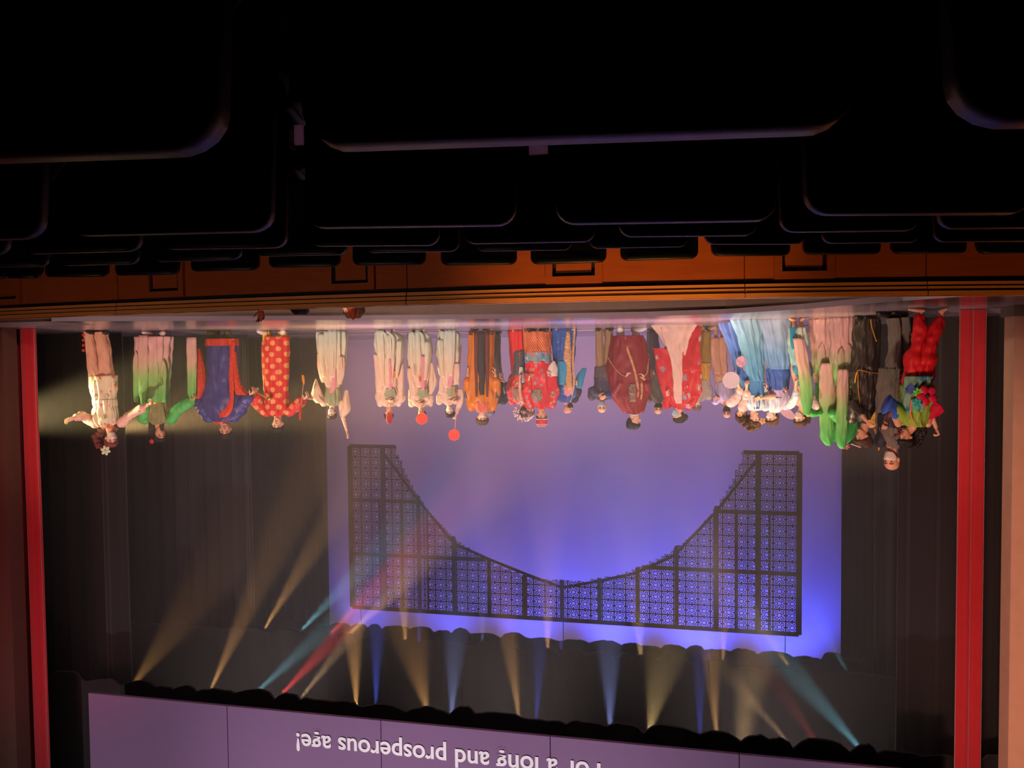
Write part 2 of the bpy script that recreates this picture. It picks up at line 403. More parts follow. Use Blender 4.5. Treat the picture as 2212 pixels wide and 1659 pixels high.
m_head = M_('header_projected_mauve', (134, 104, 142), .9, var=.05)  # projected mauve light put into the cloth colour
m_let = M_('projected_letter_white', (252, 250, 252), .8, var=0)  # projected lettering built as solid white letters
hd = empty('projection_header', (3, 9.75, 5.47), 'long surtitle header coloured projected mauve above the stage reading "or a long and prosperous age!"', 'projection screen')
jx = [-3.1, -.77, 1.61, 3.96, 6.30, 8.61]
for a, b in zip(jx, jx[1:]):
    MB().box((a+.006-3, 0, .0), (b-.006-3, .05, 2.6)).build('header_panel', m_head, hd, smooth=False)
MB().box((-6.1, .051, .02), (5.61, .09, 2.6)).build('backing', m_black, hd, smooth=False)
tc_ = bpy.data.curves.new('surtitle_text', 'FONT'); tc_.body = "For a long and prosperous age!"
tc_.size = .359; XS_ = .951; tc_.extrude = .003; tc_.offset = .006; tc_.align_x = 'RIGHT'; tc_.space_character = 1.0
to = bpy.data.objects.new('surtitle_text', tc_); col.objects.link(to); tc_.materials.append(m_let)
to.parent = hd; to.location = (5.24-3, -.012, 5.757-5.47); to.rotation_euler = (R(90), 0, 0)
bpy.context.view_layer.update()
tm_ = bpy.data.meshes.new_from_object(to.evaluated_get(bpy.context.evaluated_depsgraph_get()))
t2 = bpy.data.objects.new('surtitle_lettering', tm_); col.objects.link(t2); t2.parent = hd; t2.location = to.location; t2.rotation_euler = to.rotation_euler; t2.scale = (XS_, 1, 1)
bpy.data.objects.remove(to); t2['label'] = 'projected surtitle lettering set as white letters'; hd['label'] = 'long surtitle header coloured mauve as if projected, with whitish lettering above the stage'

# ------------------------------------------------------------------ pit wall of stained wood
m_wood = M_('stained_wood', (176, 92, 44), .45, pat=('wood', (150, 70, 30), 3), coat=.2)
m_wood2 = M_('moulding_wood', (236, 165, 95), .4, pat=('wood', (210, 130, 70), 3), coat=.2)
m_gap = M_('groove', (20, 8, 4), .8)
def railpt(x):
    y = 689 - .0405*x + 7.6e-6*x*x
    return atz(x, y, .10)
def section(xa, xb, label, sq):
    P = [railpt(xa+(xb-xa)*i/10.) for i in range(11)]
    o = empty('pit_wall_section', P[5]-Vector((0, 0, 1.18)), label, 'pit wall', 'wooden pit wall sections')
    P = [p-o.location for p in P]
    def strip(name, z0, z1, f0, f1, mt, i0=0, i1=10, par=o):
        V = []; Fc = []
        for i in range(i0, i1+1):
            t = (P[min(i+1, 10)]-P[max(i-1, 0)]); t.z = 0; t.normalize(); nn = Vector((t.y, -t.x, 0))
            if nn.y > 0: nn = -nn
            p = P[i]
            for z, f_ in ((z0, f0), (z1, f0), (z1, f1), (z0, f1)): V.append(p+nn*f_+Vector((0, 0, z)))
            if i > i0: a = 4*(i-i0-1); b = 4*(i-i0); Fc += [(a+j, b+j, b+(j+1) % 4, a+(j+1) % 4) for j in range(4)]
        e = len(V)-4; Fc += [(0, 3, 2, 1), (e, e+1, e+2, e+3)]
        return mesh(name, V, Fc, mt, par, smooth=False)
    strip('wall_face', -1.18, -.12, -.06, 0, m_wood)
    strip('groove', -.12, -.0, -.05, .005, m_gap)
    strip('top_rail', -.030, .0, -.10, .030, m_wood2)
    strip('moulding', -.062, -.036, 0, .022, m_wood2)
    strip('moulding', -.094, -.070, 0, .016, m_wood2)
    # square fielded panel in the middle
    for sx in sq:
        c = railpt(sx)-o.location; hw = .15
        t = railpt(sx+20)-railpt(sx-20); t.z = 0; t.normalize(); nn = Vector((t.y, -t.x, 0)); nn = -nn if nn.y > 0 else nn
        Mx = Matrix(((t.x, nn.x, 0, c.x), (t.y, nn.y, 0, c.y), (0, 0, 1, c.z), (0, 0, 0, 1)))
        mb = MB(); z1, z0 = -.175, -.56
        for a, b in (((-hw-.05, 0, z0-.05), (-hw, .03, z1+.05)), ((hw, 0, z0-.05), (hw+.05, .03, z1+.05)),
                     ((-hw, 0, z1), (hw, .03, z1+.05)), ((-hw, 0, z0-.05), (hw, .03, z0))): mb.box(a, b, Mx)
        fr = mb.build('square_frame', m_wood, o, smooth=False)
        MB().box((-hw+.025, .001, z0+.025), (hw-.025, .012, z1-.025), Mx).build('raised_field', m_wood, fr, smooth=False)
        MB().box((-hw, .0, z0), (hw, .004, z1), Mx).build('shadow_gap', m_gap, fr, smooth=False)
section(2260, 2001, 'dark brown pit wall section below the salmon wall, past the last joint', [])
section(1999, 1609, 'dim brown pit wall section in front of the dancer in red trousers', [1735])
section(1607, 881, 'brightest orange wooden pit wall section, in front of the middle performers', [1240])
section(879, 257, 'shaded brown pit wall section in front of the red spotted robe', [360, 760])
section(255, -120, 'warm brown pit wall section at the end below the dark red curtain', [18])

# ------------------------------------------------------------------ seats
m_seat = M_('seat_plastic', (7, 8, 12), .42, spec=.32, var=.05)
m_seatf = M_('seat_fabric', (16, 13, 16), .95)
m_metal = M_('seat_metal', (20, 20, 22), .5, metal=.8)
def rrect(hw, h, r, y, n=5, bow=.0, z0=0):
    P = []
    for cx_, cz_, a0 in ((hw-r, h-r, 0), (-hw+r, h-r, 90), (-hw+r*.6, z0+r*.6, 180), (hw-r*.6, z0+r*.6, 270)):
        rr2 = r if a0 < 180 else r*.6
        for i in range(n+1):
            a = R(a0+90*i/n); P.append(Vector((cx_+rr2*math.cos(a), y, cz_+rr2*math.sin(a))))
    for p in P: p.y += bow*(1-(p.x/hw)**2); p.z -= .012*(1-abs(p.x/hw))*(p.z > h*.7)
    return P
def make_seat():
    o = empty('theatre_seat', (0, 0, 0), 'seat', 'seat')
    hw, H0, H1 = .245, .38, .95
    mb = MB()
    rs = []
    for ins, y in ((.03, -.028), (.006, -.03), (0, -.02), (0, .012), (.02, .02)):
        P = rrect(hw-ins, H1-ins, .05, y, bow=-.045, z0=H0+ins)
        rs.append([Vector((p.x, p.y+.10*(H1-p.z), p.z)) for p in P])
    mb.rings(rs); mb.build('back_shell', m_seat, o)
    mb = MB(); rs = []
    for ins, y in ((.03, .02), (.02, .05), (.05, .075), (.12, .08)):
        P = rrect(hw-ins, H1-ins-.01, .05, y, bow=-.03, z0=H0+.06+ins)
        rs.append([Vector((p.x, p.y+.10*(H1-p.z), p.z)) for p in P])
    mb.rings(rs); mb.build('back_pad', m_seatf, o)
    mb = MB(); mb.ball((0, .17, .60), (.235, .06, .21), n=20, k=8); mb.build('seat_cushion', m_seatf, o)
    for s in (-1, 1):
        mb = MB(); mb.tube([(s*.275, .04, .62), (s*.275, .14, .63), (s*.275, .25, .60)], [.022, .026, .02], 10, .7); ar = mb.build('armrest', m_seat, o)
        MB().box((s*.275-.012, .08, .0), (s*.275+.012, .18, .60)).box((s*.275-.03, .04, 0), (s*.275+.03, .30, .015)).build('pedestal', m_metal, o, smooth=False)
    return o
def copy_tree(o):
    c = o.copy(); col.objects.link(c)
    for ch in list(o.children):
        d = ch.copy(); col.objects.link(d); d.parent = c
        for g in list(ch.children):
            e = g.copy(); col.objects.link(e); e.parent = d
    return c
seat0 = make_seat(); used = False
ROWS = {
 'A': (-.13, [(-88,20,606,603),(20,88,603,602),(100,235,600,599),(252,387,597,594),(415,560,588,585),(583,735,580,577),(763,920,575,573),(953,1117,575,573),(1147,1310,573,568),(1340,1508,565,560),(1537,1705,555,554),(1735,1900,552,551),(1925,2085,550,549),(2110,2270,550,549)]),
 'B': (-.065, [(-60,105,580,578),(132,300,576,572),(335,522,568,562),(557,750,556,552),(788,992,548,545),(1028,1236,545,542),(1273,1486,539,535),(1523,1736,530,530),(1776,1981,528,526),(2018,2230,525,524)]),
 'C': (.05, [(-230,20,556,553),(57,305,552,545),(352,620,542,538),(670,950,535,533),(1003,1286,530,525),(1338,1633,515,512),(1686,1978,505,502),(2028,2320,498,495)]),
 'D': (.175, [(-330,95,530,520),(155,590,515,505),(663,1116,498,492),(1201,1673,490,482),(1741,2212,470,468)]),
 'E': (.285, [(-560,470,352,335),(670,1831,340,303),(2045,3200,290,285)]),
}
RN = {'A': 'row next to the pit wall', 'B': 'second row from pit wall', 'C': 'middle row', 'D': 'second nearest row', 'E': 'nearest row'}
ORD = ['first', 'second', 'third', 'fourth', 'fifth', 'sixth', 'seventh', 'eighth', 'ninth', 'tenth', 'eleventh', 'twelfth', 'thirteenth', 'fourteenth']
for rk, (z, L_) in ROWS.items():
    vis = [s for s in L_ if s[1] > 5 and s[0] < 2207]
    for (xa, xb, ya, yb) in L_:
        if (xa, xb, ya, yb) not in vis: continue
        A = atz(xa, ya, z); B = atz(xb, yb, z)
        if rk == 'E':                      # nearest row, straight line just in front of the camera
            yl = lambda x: .742-.12*x
            mid = {0: .69, 1: .095, 2: -.50}[L_.index((xa, xb, ya, yb))]
            c = Vector((mid, yl(mid), z)); ang = math.atan2(-.12, 1); wdt = .515
        else:
            c = (A+B)/2; dv = A-B; ang = math.atan2(dv.y, dv.x); wdt = dv.length
        s = seat0 if not used else copy_tree(seat0); used = True
        s.location = (c.x, c.y, z-.95); s.rotation_euler = (0, 0, ang)
        k = wdt/.49; s.scale = (k, 1, 1)
        i = vis.index((xa, xb, ya, yb))
        s['label'] = 'black theatre seat, %s from the left in the %s' % (ORD[i], RN[rk])
        s['group'] = 'theatre seats, '+RN[rk]
m_card = M_('card', (205, 185, 215), .8)
_nt = m_card.node_tree; _tr = _nt.nodes.new('ShaderNodeBsdfTranslucent'); _tr.inputs[0].default_value = (.95, .85, 1, 1); _mx = _nt.nodes.new('ShaderNodeMixShader'); _mx.inputs[0].default_value = .92
_nt.links.new(_nt.nodes['Principled BSDF'].outputs[0], _mx.inputs[1]); _nt.links.new(_tr.outputs[0], _mx.inputs[2]); _nt.links.new(_mx.outputs[0], _nt.nodes['Material Output'].inputs[0])
near = [o for o in col.objects if o.name.startswith('theatre_seat') and o.get('group', '').endswith('nearest row') and 'second' not in o['group']]
ctr = min(near, key=lambda o: abs(o.location.x-.095))
bpy.context.view_layer.update()
for x, y, wd, h in ((1163, 312, .019, .010), (646, 292, .010, .010)):
    cd_ = MB().box((-wd/2, -.001, -h), (wd/2, .001, h)).build('number_card', m_card, ctr, smooth=False)
    cd_.matrix_parent_inverse = ctr.matrix_world.inverted(); cd_.location = aty(x, y, .765 if x > 1000 else .72)
    cd_['label'] = 'small lilac card'
# ------------------------------------------------------------------ people: builder
m_skin = M_('skin', (214, 158, 128), .5, var=.05)
m_skinp = M_('skin_pale', (232, 184, 156), .5, var=.05)
m_eye = M_('eye_white', (190, 180, 172), .3, var=0); m_iris = M_('iris', (30, 18, 14), .2, var=0)
m_lip = M_('lips', (150, 60, 60), .5, var=0); m_brow = M_('brow', (38, 26, 22), .9, var=0)
m_hairb = M_('hair_black', (22, 18, 18), .45, bump=(90, .6)); m_hairn = M_('hair_brown', (78, 48, 34), .5, bump=(90, .6))
m_hairr = M_('hair_auburn', (130, 66, 58), .5, bump=(60, .8)); m_hairg = M_('hair_grey', (120, 110, 105), .6, bump=(90, .6))
m_hairm = M_('hair_mousy', (96, 74, 52), .6, bump=(90, .6))
m_maskw = M_('mask_white', (226, 214, 204), .8, var=.03); m_maskk = M_('mask_black', (24, 22, 24), .8)
m_maskb = M_('mask_blue', (150, 180, 205), .8, var=.03); m_maskp = M_('mask_pink', (215, 150, 150), .8, var=.03)
m_shoeK = M_('shoe_black', (22, 18, 18), .4); m_shoeW = M_('shoe_white', (226, 214, 206), .6)
m_gold = M_('gold_trim', (205, 150, 60), .35, metal=.7)

HEAD = [(-.115,.020,.055,.020),(-.100,.038,.045,.042),(-.075,.052,.024,.066),(-.045,.063,.010,.082),(-.010,.071,.000,.092),
        (.030,.077,-.004,.098),(.065,.075,-.008,.094),(.095,.059,-.010,.075),(.110,.038,-.010,.048),(.118,.012,-.010,.014)]
def headsec(z):
    if z <= HEAD[0][0]: return HEAD[0][1:]
    for a, b in zip(HEAD, HEAD[1:]):
        if z <= b[0]:
            t = (z-a[0])/(b[0]-a[0]); return tuple(a[i]*(1-t)+b[i]*t for i in (1, 2, 3))
    return HEAD[-1][1:]
def crom(P, per):
    """Catmull-Rom through tuples."""
    out = []
    for i in range(len(P)-1):
        p0 = P[max(i-1, 0)]; p1 = P[i]; p2 = P[i+1]; p3 = P[min(i+2, len(P)-1)]
        for s in range(per):
            t = s/per
            out.append(tuple(.5*((2*b)+(-a+c)*t+(2*a-5*b+4*c-d)*t*t+(-a+3*b-3*c+d)*t**3) for a, b, c, d in zip(p0, p1, p2, p3)))
    out.append(tuple(P[-1])); return out

class Person:
    """Joints are read off the photograph and set in the depth plane where the person's soles meet the floor."""
    def __init__(s, label, sole, neck, hips, head, by=0, aL=None, aR=None, feet=None, skin=None, sw=.185, group=None, root=None, d=None,
                 eyes=True, knees=None, curl=(.5, .5), barefoot=False, fy=None, leg=.066, tw=.84, mouth=True, hands=(True, True), palm=(None, None)):
        s.root = atz(sole[0], sole[1], 0) if root is None else root
        s.d = (s.root-CAM).dot(F) if d is None else d
        s.s = FPX/s.d
        s.o = empty('person', s.root, label, 'person', group)
        s.tc = -Vector((F.x, F.y, 0)).normalized(); s.pr = CR.copy(); s.pr.z = 0; s.pr.normalize()
        s.fd = (s.tc*math.cos(R(by))+s.pr*math.sin(R(by))); s.ax = (s.pr*math.cos(R(by))-s.tc*math.sin(R(by)))
        s.seed = sole[0]*.37+sole[1]
        hx, hy, hh, hyaw = head[:4]; hp = head[4] if len(head) > 4 else 0; hr = head[5] if len(head) > 5 else 0
        s.q = hh/s.s/.235; k = s.k = s.q
        s.hf = (s.tc*math.cos(R(hyaw))+s.pr*math.sin(R(hyaw))); s.hr = (s.pr*math.cos(R(hyaw))-s.tc*math.sin(R(hyaw)))
        s.hu = Vector((0, 0, 1))
        if hp: s.hf, s.hu = s.hf*math.cos(R(hp))-s.hu*math.sin(R(hp)), s.hu*math.cos(R(hp))+s.hf*math.sin(R(hp))
        if hr: s.hr, s.hu = s.hr*math.cos(R(hr))+s.hu*math.sin(R(hr)), s.hu*math.cos(R(hr))-s.hr*math.sin(R(hr))
        s.hc = s.L(hx, hy, head[6] if len(head) > 6 else 0)
        skin = skin or m_skin; s.skin = skin
        nk = s.L(*neck); hip = s.L(*hips); up = (nk-hip).normalized()
        mb = MB()
        def ring(c, a, b, e=0): return [c+s.ax*math.cos(2*math.pi*j/20)*a*k*tw+s.fd*(math.sin(2*math.pi*j/20)*b*k+e*k) for j in range(20)]
        T = (nk-hip).length
        mb.rings([ring(hip-up*.10*k, .06, .06), ring(hip-up*.07*k, .145, .10), ring(hip, .16, .11), ring(hip+up*T*.28, .125, .095), ring(hip+up*T*.55, .145, .105),
                  ring(hip+up*T*.78, sw*.92, .105), ring(hip+up*T*.9, sw*.8, .085), ring(nk-up*.02, .07, .065), ring(nk+up*.015, .056, .056)])
        mb.tube([nk-up*.03, s.hc-s.hu*.06*k-s.hf*.012*k], [.058*k, .052*k], 14)
        # head
        rs = []
        for z, wd, fo, dp in HEAD:
            rs.append([s.hp(wd*math.sin(2*math.pi*j/24), fo+dp*math.cos(2*math.pi*j/24)*(1 if math.cos(2*math.pi*j/24) < 0 else .95), z) for j in range(24)])
        mb.rings(rs)
        mb.tube([s.hp(0, .084, .018), s.hp(0, .098, -.006), s.hp(0, .104, -.024)], [.008*k, .010*k, .014*k], 8)
        Mh = Matrix((s.hr, s.hf, s.hu)).transposed()
        for e in (-1, 1):
            mb.ball(s.hp(e*.078, -.004, -.008), (.010*k, .020*k, .030*k), Mh, 10, 6)
            mb.ball(s.hp(e*.030, .078, .033), (.024*k, .012*k, .008*k), Mh, 8, 5)
        mb.ball(s.hp(0, .082, -.060), (.024*k, .014*k, .013*k), Mh, 8, 5)
        mb.ball(s.hp(0, .070, -.096), (.020*k, .014*k, .014*k), Mh, 8, 5)
        # arms and hands
        s.sh = [nk-up*.055*k-s.ax*sw*k, nk-up*.055*k+s.ax*sw*k]; s.arm = []
        dn = Vector((0, 0, -1))
        for i, a in enumerate((aL, aR)):
            S = s.sh[i]
            if a is None:
                e_ = s.ax*(-1, 1)[i]
                E = S+dn*.27*k+e_*.05*k; H = E+dn*.27*k+s.fd*.06*k
            else: E = s.L(*a[0]); H = s.L(*a[1])
            dr = (H-E).normalized(); W = H-dr*.06*k
            if (W-E).length < .06*k: W = E+dr*.06*k
            s.arm.append((S, E, W, dr))
            mb.tube([S, S.lerp(E, .5), E, E.lerp(W, .35), W], [.050*k, .045*k, .036*k, .038*k, .026*k], 12)
            if hands[i]: s.hand(mb, W, dr, i, curl[i], palm[i])
        # legs and feet
        feet = feet or [(sole[0]-10, sole[1]), (sole[0]+10, sole[1])]
        for i, ft in enumerate(feet):
            hj = hip+s.ax*(-leg, leg)[i]*k-up*.04*k
            an = s.L(*ft)+Vector((0, 0, .075*k)) if root is not None or len(ft) > 2 and ft[2] == 99 else s.L(*ft)
            an = Vector((an.x, an.y, max(an.z, .0)+.075*k))
            if root is not None: an = hj+Vector((0, 0, -.8*k))
            kn = hj.lerp(an, .5) if not knees else s.L(*knees[i])
            mb.tube([hj, hj.lerp(kn, .5), kn, kn.lerp(an, .3), an], [.080*k*(leg/.085)**.5, .066*k*(leg/.085)**.5, .046*k, .046*k, .032*k], 14)
            fd = s.fd*.85+s.ax*(-.3, .3)[i]
            if fy: fd = s.tc*math.cos(R(fy[i]))+s.pr*math.sin(R(fy[i]))
            fd.normalize(); fl = Vector((0, 0, 1))
            base = Vector((an.x, an.y, an.z-.042*k))
            mb.tube([base-fd*.035*k, base+fd*.04*k-fl*.004*k, base+fd*.11*k-fl*.014*k, base+fd*.16*k-fl*.018*k], [.034*k, .036*k, .030*k, .022*k], 12, .8)
            if i == 0: s.feet = []
            s.feet.append((base, fd))
        b = mb.build('body', skin, s.o)
        r = b.modifiers.new('r', 'REMESH'); r.mode = 'VOXEL'; r.voxel_size = .0062; r.use_smooth_shade = True
        sm = b.modifiers.new('s', 'SMOOTH'); sm.factor = .5; sm.iterations = 3
        s.body = b
        if eyes:
            for e in (-1, 1):
                mb = MB().ball(s.hp(e*.031, .080, .012), (.0140*k, .012*k, .0085*k), Mh, 12, 8)
                c = s.hp(e*.031, .092, .012)
                idx = [1 if (sum((mb.V[v] for v in f), Vector())/len(f)-c).length < .0095*k else 0 for f in mb.F]
                mb.build('eye', [m_eye, m_iris], s.o, idx=idx)
                MB().tube([s.hp(e*.014, .093, .034), s.hp(e*.032, .092, .040), s.hp(e*.050, .080, .034)], [.0035*k, .0045*k, .003*k], 6).build('eyebrow', m_brow, s.o)
            if mouth: MB().ball(s.hp(0, .090, -.060), (.023*k, .0085*k, .0075*k), Mh, 10, 6).build('mouth', m_lip, s.o)
    def L(s, x, y, f=0): return atd(x, y, s.d)-s.root+s.tc*f
    def hp(s, x, y, z): return s.hc+(s.hr*x+s.hf*y+s.hu*z)*s.q
    def hand(s, mb, W, dr, i, curl, palm=None):
        k = s.k*1.06
        n = palm if palm else (s.L(*[0, 0]) if False else (-(W.dot(s.ax))*s.ax*0+s.fd*-.2+s.ax*(1, -1)[i]+Vector((0, 0, -.1))))
        n = Vector(n) if not isinstance(n, Vector) else n
        n = n-dr*n.dot(dr)
        n = n.normalized() if n.length > 1e-3 else dr.orthogonal().normalized()
        la = dr.cross(n)
        pa = [W-dr*.012*k, W+dr*.03*k, W+dr*.07*k, W+dr*.092*k]
        for (a, b) in ((pa[1]-la*.017*k, pa[3]-la*.030*k), (pa[0], pa[3]-la*.010*k), (pa[0], pa[3]+la*.010*k), (pa[1]+la*.017*k, pa[3]+la*.030*k)):
            mb.tube([a, b], [.016*k, .015*k], 8, 1)
        for j, (o_, l_) in enumerate(((-.033, .058), (-.0115, .074), (.0115, .080), (.034, .070))):
            p = W+dr*(.088 if j else .082)*k+la*o_*k; ang = 0; P = [p]; sp = o_*5.5
            for seg in (.42, .32, .26):
                ang += R(12+48*curl*(1 if seg > .3 else .7))
                dd = (dr*math.cos(ang)+n*math.sin(ang)+la*sp*math.cos(ang)*(1-curl*.7)).normalized()
                P.append(P[-1]+dd*l_*seg*k)
            mb.tube(P, [.0092*k, .0088*k, .008*k, .0068*k], 8)
        t0 = W+dr*.025*k+la*.022*k
        d1 = (dr*.55+la*.75+n*.35).normalized(); d2 = (dr*.8+la*.35+n*(.35+curl*.4)).normalized()
        mb.tube([t0, t0+d1*.040*k, t0+d1*.040*k+d2*.045*k], [.015*k, .0112*k, .0085*k], 8)
    def cloth(s, name, mt, rings, dep=.13, f=0, pl=0, amp=.0, seg=88, per=6, skew=0, by=None, label=None, rough=.0085):
        """rings from the hem up: (y, x_left, x_right[, depth, f])"""
        rg = sorted([tuple(r)+((dep, f) if len(r) == 3 else (f,) if len(r) == 4 else ()) for r in rings], key=lambda r: r[0])
        rg = crom(rg, per); rs = []; nR = len(rg)-1
        for i, (y, xl, xr, dp, ff) in enumerate(rg):
            t = i/nR; c = s.L((xl+xr)/2, y, ff); hw = abs(xr-xl)/2/s.s
            ring = []
            for j in range(seg):
                a = 2*math.pi*j/seg
                sn = math.sin(pl*a+s.seed+skew*t+1.1*math.sin(a*2+s.seed)+.5*math.sin(a*5+s.seed*2+t*2)) if pl else 0
                g = 1+amp*1.35*(1-t*.7)*math.copysign(abs(sn)**.75, sn) if pl else 1
                nz = (mnoise.noise(Vector((math.cos(a)*3+s.seed, math.sin(a)*3, y*.06)))*2.4+(.5-abs(mnoise.noise(Vector((math.cos(a)*5.5, math.sin(a)*5.5+s.seed, y*.022))))*2)*2.6)*rough*min(1, hw*9)
                ring.append(c+s.pr*(math.cos(a)*(hw*g+nz))+s.tc*(math.sin(a)*(dp*g+nz)))
            rs.append(ring)
        o = MB().rings(rs).build(name, mt, s.o)
        if label: o['label'] = label
        return o
    def tube(s, name, mt, pts, flat=1.0, n=18, per=4, label=None, wr=.0, par=None, ends=True):
        """(x, y, f, radius) along the limb"""
        P = crom([tuple(p) for p in pts], per)
        V = [s.L(p[0], p[1], p[2]) for p in P]
        rad = [p[3] for p in P]
        o = MB().tube(V, rad, n+8, flat, wk=wr*2.6, sd=s.seed, round_ends=ends).build(name, mt, par or s.o)
        if label: o['label'] = label
        return o
    def sleeve(s, i, mt, r=(.075, .065, .05), to=1.0, name='sleeve', wr=.05, label=None, flare=None):
        S, E, W, dr = s.arm[i]; k = s.k
        end = E.lerp(W, to) if to > 0 else S.lerp(E, 1+to)
        pts = [S-(E-S)*.08, S.lerp(E, .35), S.lerp(E, .7), E, E.lerp(end, .5), end] if to > 0 else [S-(E-S)*.08, S.lerp(E, .4), end]
        rd = [r[0], r[0]*.97, (r[0]+r[1])/2, r[1], (r[1]+r[2])/2, r[2]] if to > 0 else [r[0], r[1], r[2]]
        P = crom([tuple(p)+(q_,) for p, q_ in zip(pts, rd)], 7)
        V = [Vector(p[:3]) for p in P]; rad = [p[3]*k for p in P]
        o = MB().tube(V, rad, 28, 1, wk=wr*2.0, sd=s.seed+i).build(name, mt, s.o)
        if label: o['label'] = label
        return o
    def hair(s, mt, front=.066, side=.0, back=-.07, t=.014, bump=.006, name='hair', fl=0.0):
        NA, NS = 36, 10; V = []; rs = []
        for i in range(NS+1):
            ring = []
            for j in range(NA):
                a = 2*math.pi*j/NA; ca = math.cos(a)
                zb = front+(side-front)*((1-ca)/1)**1.0 if ca > 0 else side+(back-side)*(-ca)**.7
                if ca > 0: zb = side+(front-side)*(ca**.6 if ca > 0 else 0)
                z = zb+(.112-zb)*(i/NS)**.85
                wd, fo, dp = headsec(z)
                th = t*(1 if i else .35)+bump*mnoise.noise(Vector((math.sin(a)*4, ca*4, z*40+s.seed)))
                top = .016*(i/NS)**2
                ring.append(s.hp((wd+th)*math.sin(a)*(1+fl*(1-i/NS)), fo+(dp+th)*ca, z+top))
            rs.append(ring)
        # close below the cap inside the head
        inner = [s.hc.lerp(p, .72) for p in rs[0]]
        return MB().rings([inner]+rs).build(name, mt, s.o)
    def mask(s, mt):
        rs = []; NA = 14
        for i in range(8):
            z = -.104+.096*i/7; wd, fo, dp = headsec(z); ring = []
            e = .010+(.020*math.exp(-((i-5)/2.2)**2))
            for j in range(NA+1):
                a = R(-78+156*j/NA)*(.62+.38*math.sin(math.pi*(i+1)/9))
                ee = .006+e*math.exp(-(a/.55)**2)
                ring.append(s.hp((wd+.007)*math.sin(a), fo+(dp+ee)*math.cos(a), z))
            for j in range(NA, -1, -1):
                a = R(-78+156*j/NA)*(.62+.38*math.sin(math.pi*(i+1)/9))
                ring.append(s.hp((wd-.004)*math.sin(a), fo+(dp-.01)*math.cos(a), z))
            rs.append(ring)
        m_ = MB().rings(rs).build('face_mask', mt, s.o)
        for e in (-1, 1):
            MB().tube([s.hp(e*.055, .045, -.03), s.hp(e*.074, .01, -.015), s.hp(e*.080, -.012, 0)], [.0022*s.k]*3, 5).build('ear_loop', mt, m_)
        return m_
    def shoes(s, mt, sc_=1.0, h=0, name='shoe'):
        for base, fd in s.feet:
            k = s.k*sc_; up = Vector((0, 0, 1)); mb = MB()
            mb.tube([base-fd*.045*k, base+fd*.03*k, base+fd*.12*k-up*.008*k, base+fd*.175*k-up*.014*k], [.046*k, .046*k, .042*k, .030*k], 14, .85)
            if h: mb.tube([base-fd*.005*k, base+up*h*.5-fd*.005*k, base+up*h], [.050*k, .050*k, .058*k], 14, 1, round_ends=False)
            mb.build(name, mt, s.o)
    def flower(s, name, c, r, m1, m2, n=6, nrm=None, label=None):
        mb = MB(); nm = (nrm or s.tc).normalized(); u = nm.orthogonal().normalized(); v = nm.cross(u)
        for i in range(n):
            a = 2*math.pi*i/n; dd = u*math.cos(a)+v*math.sin(a)
            Mx = Matrix((dd, nm.cross(dd), nm)).transposed()
            mb.ball(c+dd*r*.55+nm*r*.12, (r*.5, r*max(.33, 1.95/n), r*.12), Mx, 8, 5)
        nf = len(mb.F); mb.ball(c+nm*r*.2, r*.2, None, 8, 5)
        o = mb.build(name, [m1, m2], s.o, idx=[0 if i < nf else 1 for i in range(len(mb.F))])
        if label: o['label'] = label
        return o
    def ball(s, name, mt, c, r, bump=0, M=None, n=20, k=12, label=None, par=None):
        o = MB().ball(c, r, M, n, k, bump, s.seed).build(name, mt, par or s.o)
        if label: o['label'] = label
        return o
def thing_mesh(name, mb, mt, label, cat, loc, group=None):
    mb.V = [v-Vector(loc) for v in mb.V]
    o = mb.build(name, mt); o.location = loc
    return tag(o, label, cat, group)
# ------------------------------------------------------------------ the performers, from the left of the photograph
# P1
m_cf = M_("cream_floral", (232, 226, 196), .7, pat=('floral', [(214, 60, 50), (150, 160, 90), (224, 96, 80)], 7.5, .26))
m_pinkfl = M_('blush_floral', (236, 188, 178), .7, pat=('floral', [(206, 80, 80), (240, 214, 150)], 16, .22))
m_trou = M_('blush_cotton', (236, 190, 160), .75, bump=(9, .3))
p = Person('person in cream floral apron top, bell bottoms, white mask and large hair flower', (212, 714), (236, 921), (222, 822), (240, 948, 33, 40),
           by=15, aL=[(180, 898, .02), (162, 904, .12)], aR=[(282, 898, .05), (334, 871, .16)], feet=[(205, 714), (226, 714)], skin=m_skinp, curl=(.2, .6), mouth=False)
p.cloth('trouser_leg', m_trou, [(717,184,208),(730,187,209),(760,191,213),(790,193,217),(816,197,226)], .105, .03)
p.cloth('trouser_leg', m_trou, [(717,206,231),(730,207,233),(755,212,238),(785,215,241),(816,214,246)], .105, 0)
for yy in (724, 735, 746, 757): p.flower('trouser_button', p.L(189, yy, .12), .03, M_('button_red', (200, 60, 50)), m_gold, 5)
p.cloth('apron_top', m_cf, [(811,195,253),(840,196,252),(862,203,250),(875,206,249),(895,200,254),(912,205,252),(921,216,246)], .145, .01)
p.cloth('waist_band', m_cf, [(862,202,251),(876,204,250)], .155, .01)
p.cloth('collar', M_('collar_floral', (206, 120, 80), pat=('floral', [(230, 80, 70), (240, 220, 140)], 24, .3)), [(914,216,249,.13),(925,226,247,.08)], .1, .02)
p.sleeve(0, m_pinkfl, (.075, .07, .062), .8); p.sleeve(1, m_pinkfl, (.075, .066, .066), .72)
p.shoes(m_shoeK); p.mask(m_maskw); p.hair(m_hairr, .060, -.02, -.10, .022, .022)
for c_ in [(214,938),(208,952),(218,930),(212,962),(225,925),(246,925),(222,968),(205,944)]:
    p.ball('curl', m_hairr, p.L(c_[0], c_[1], -.02), .052, .7)
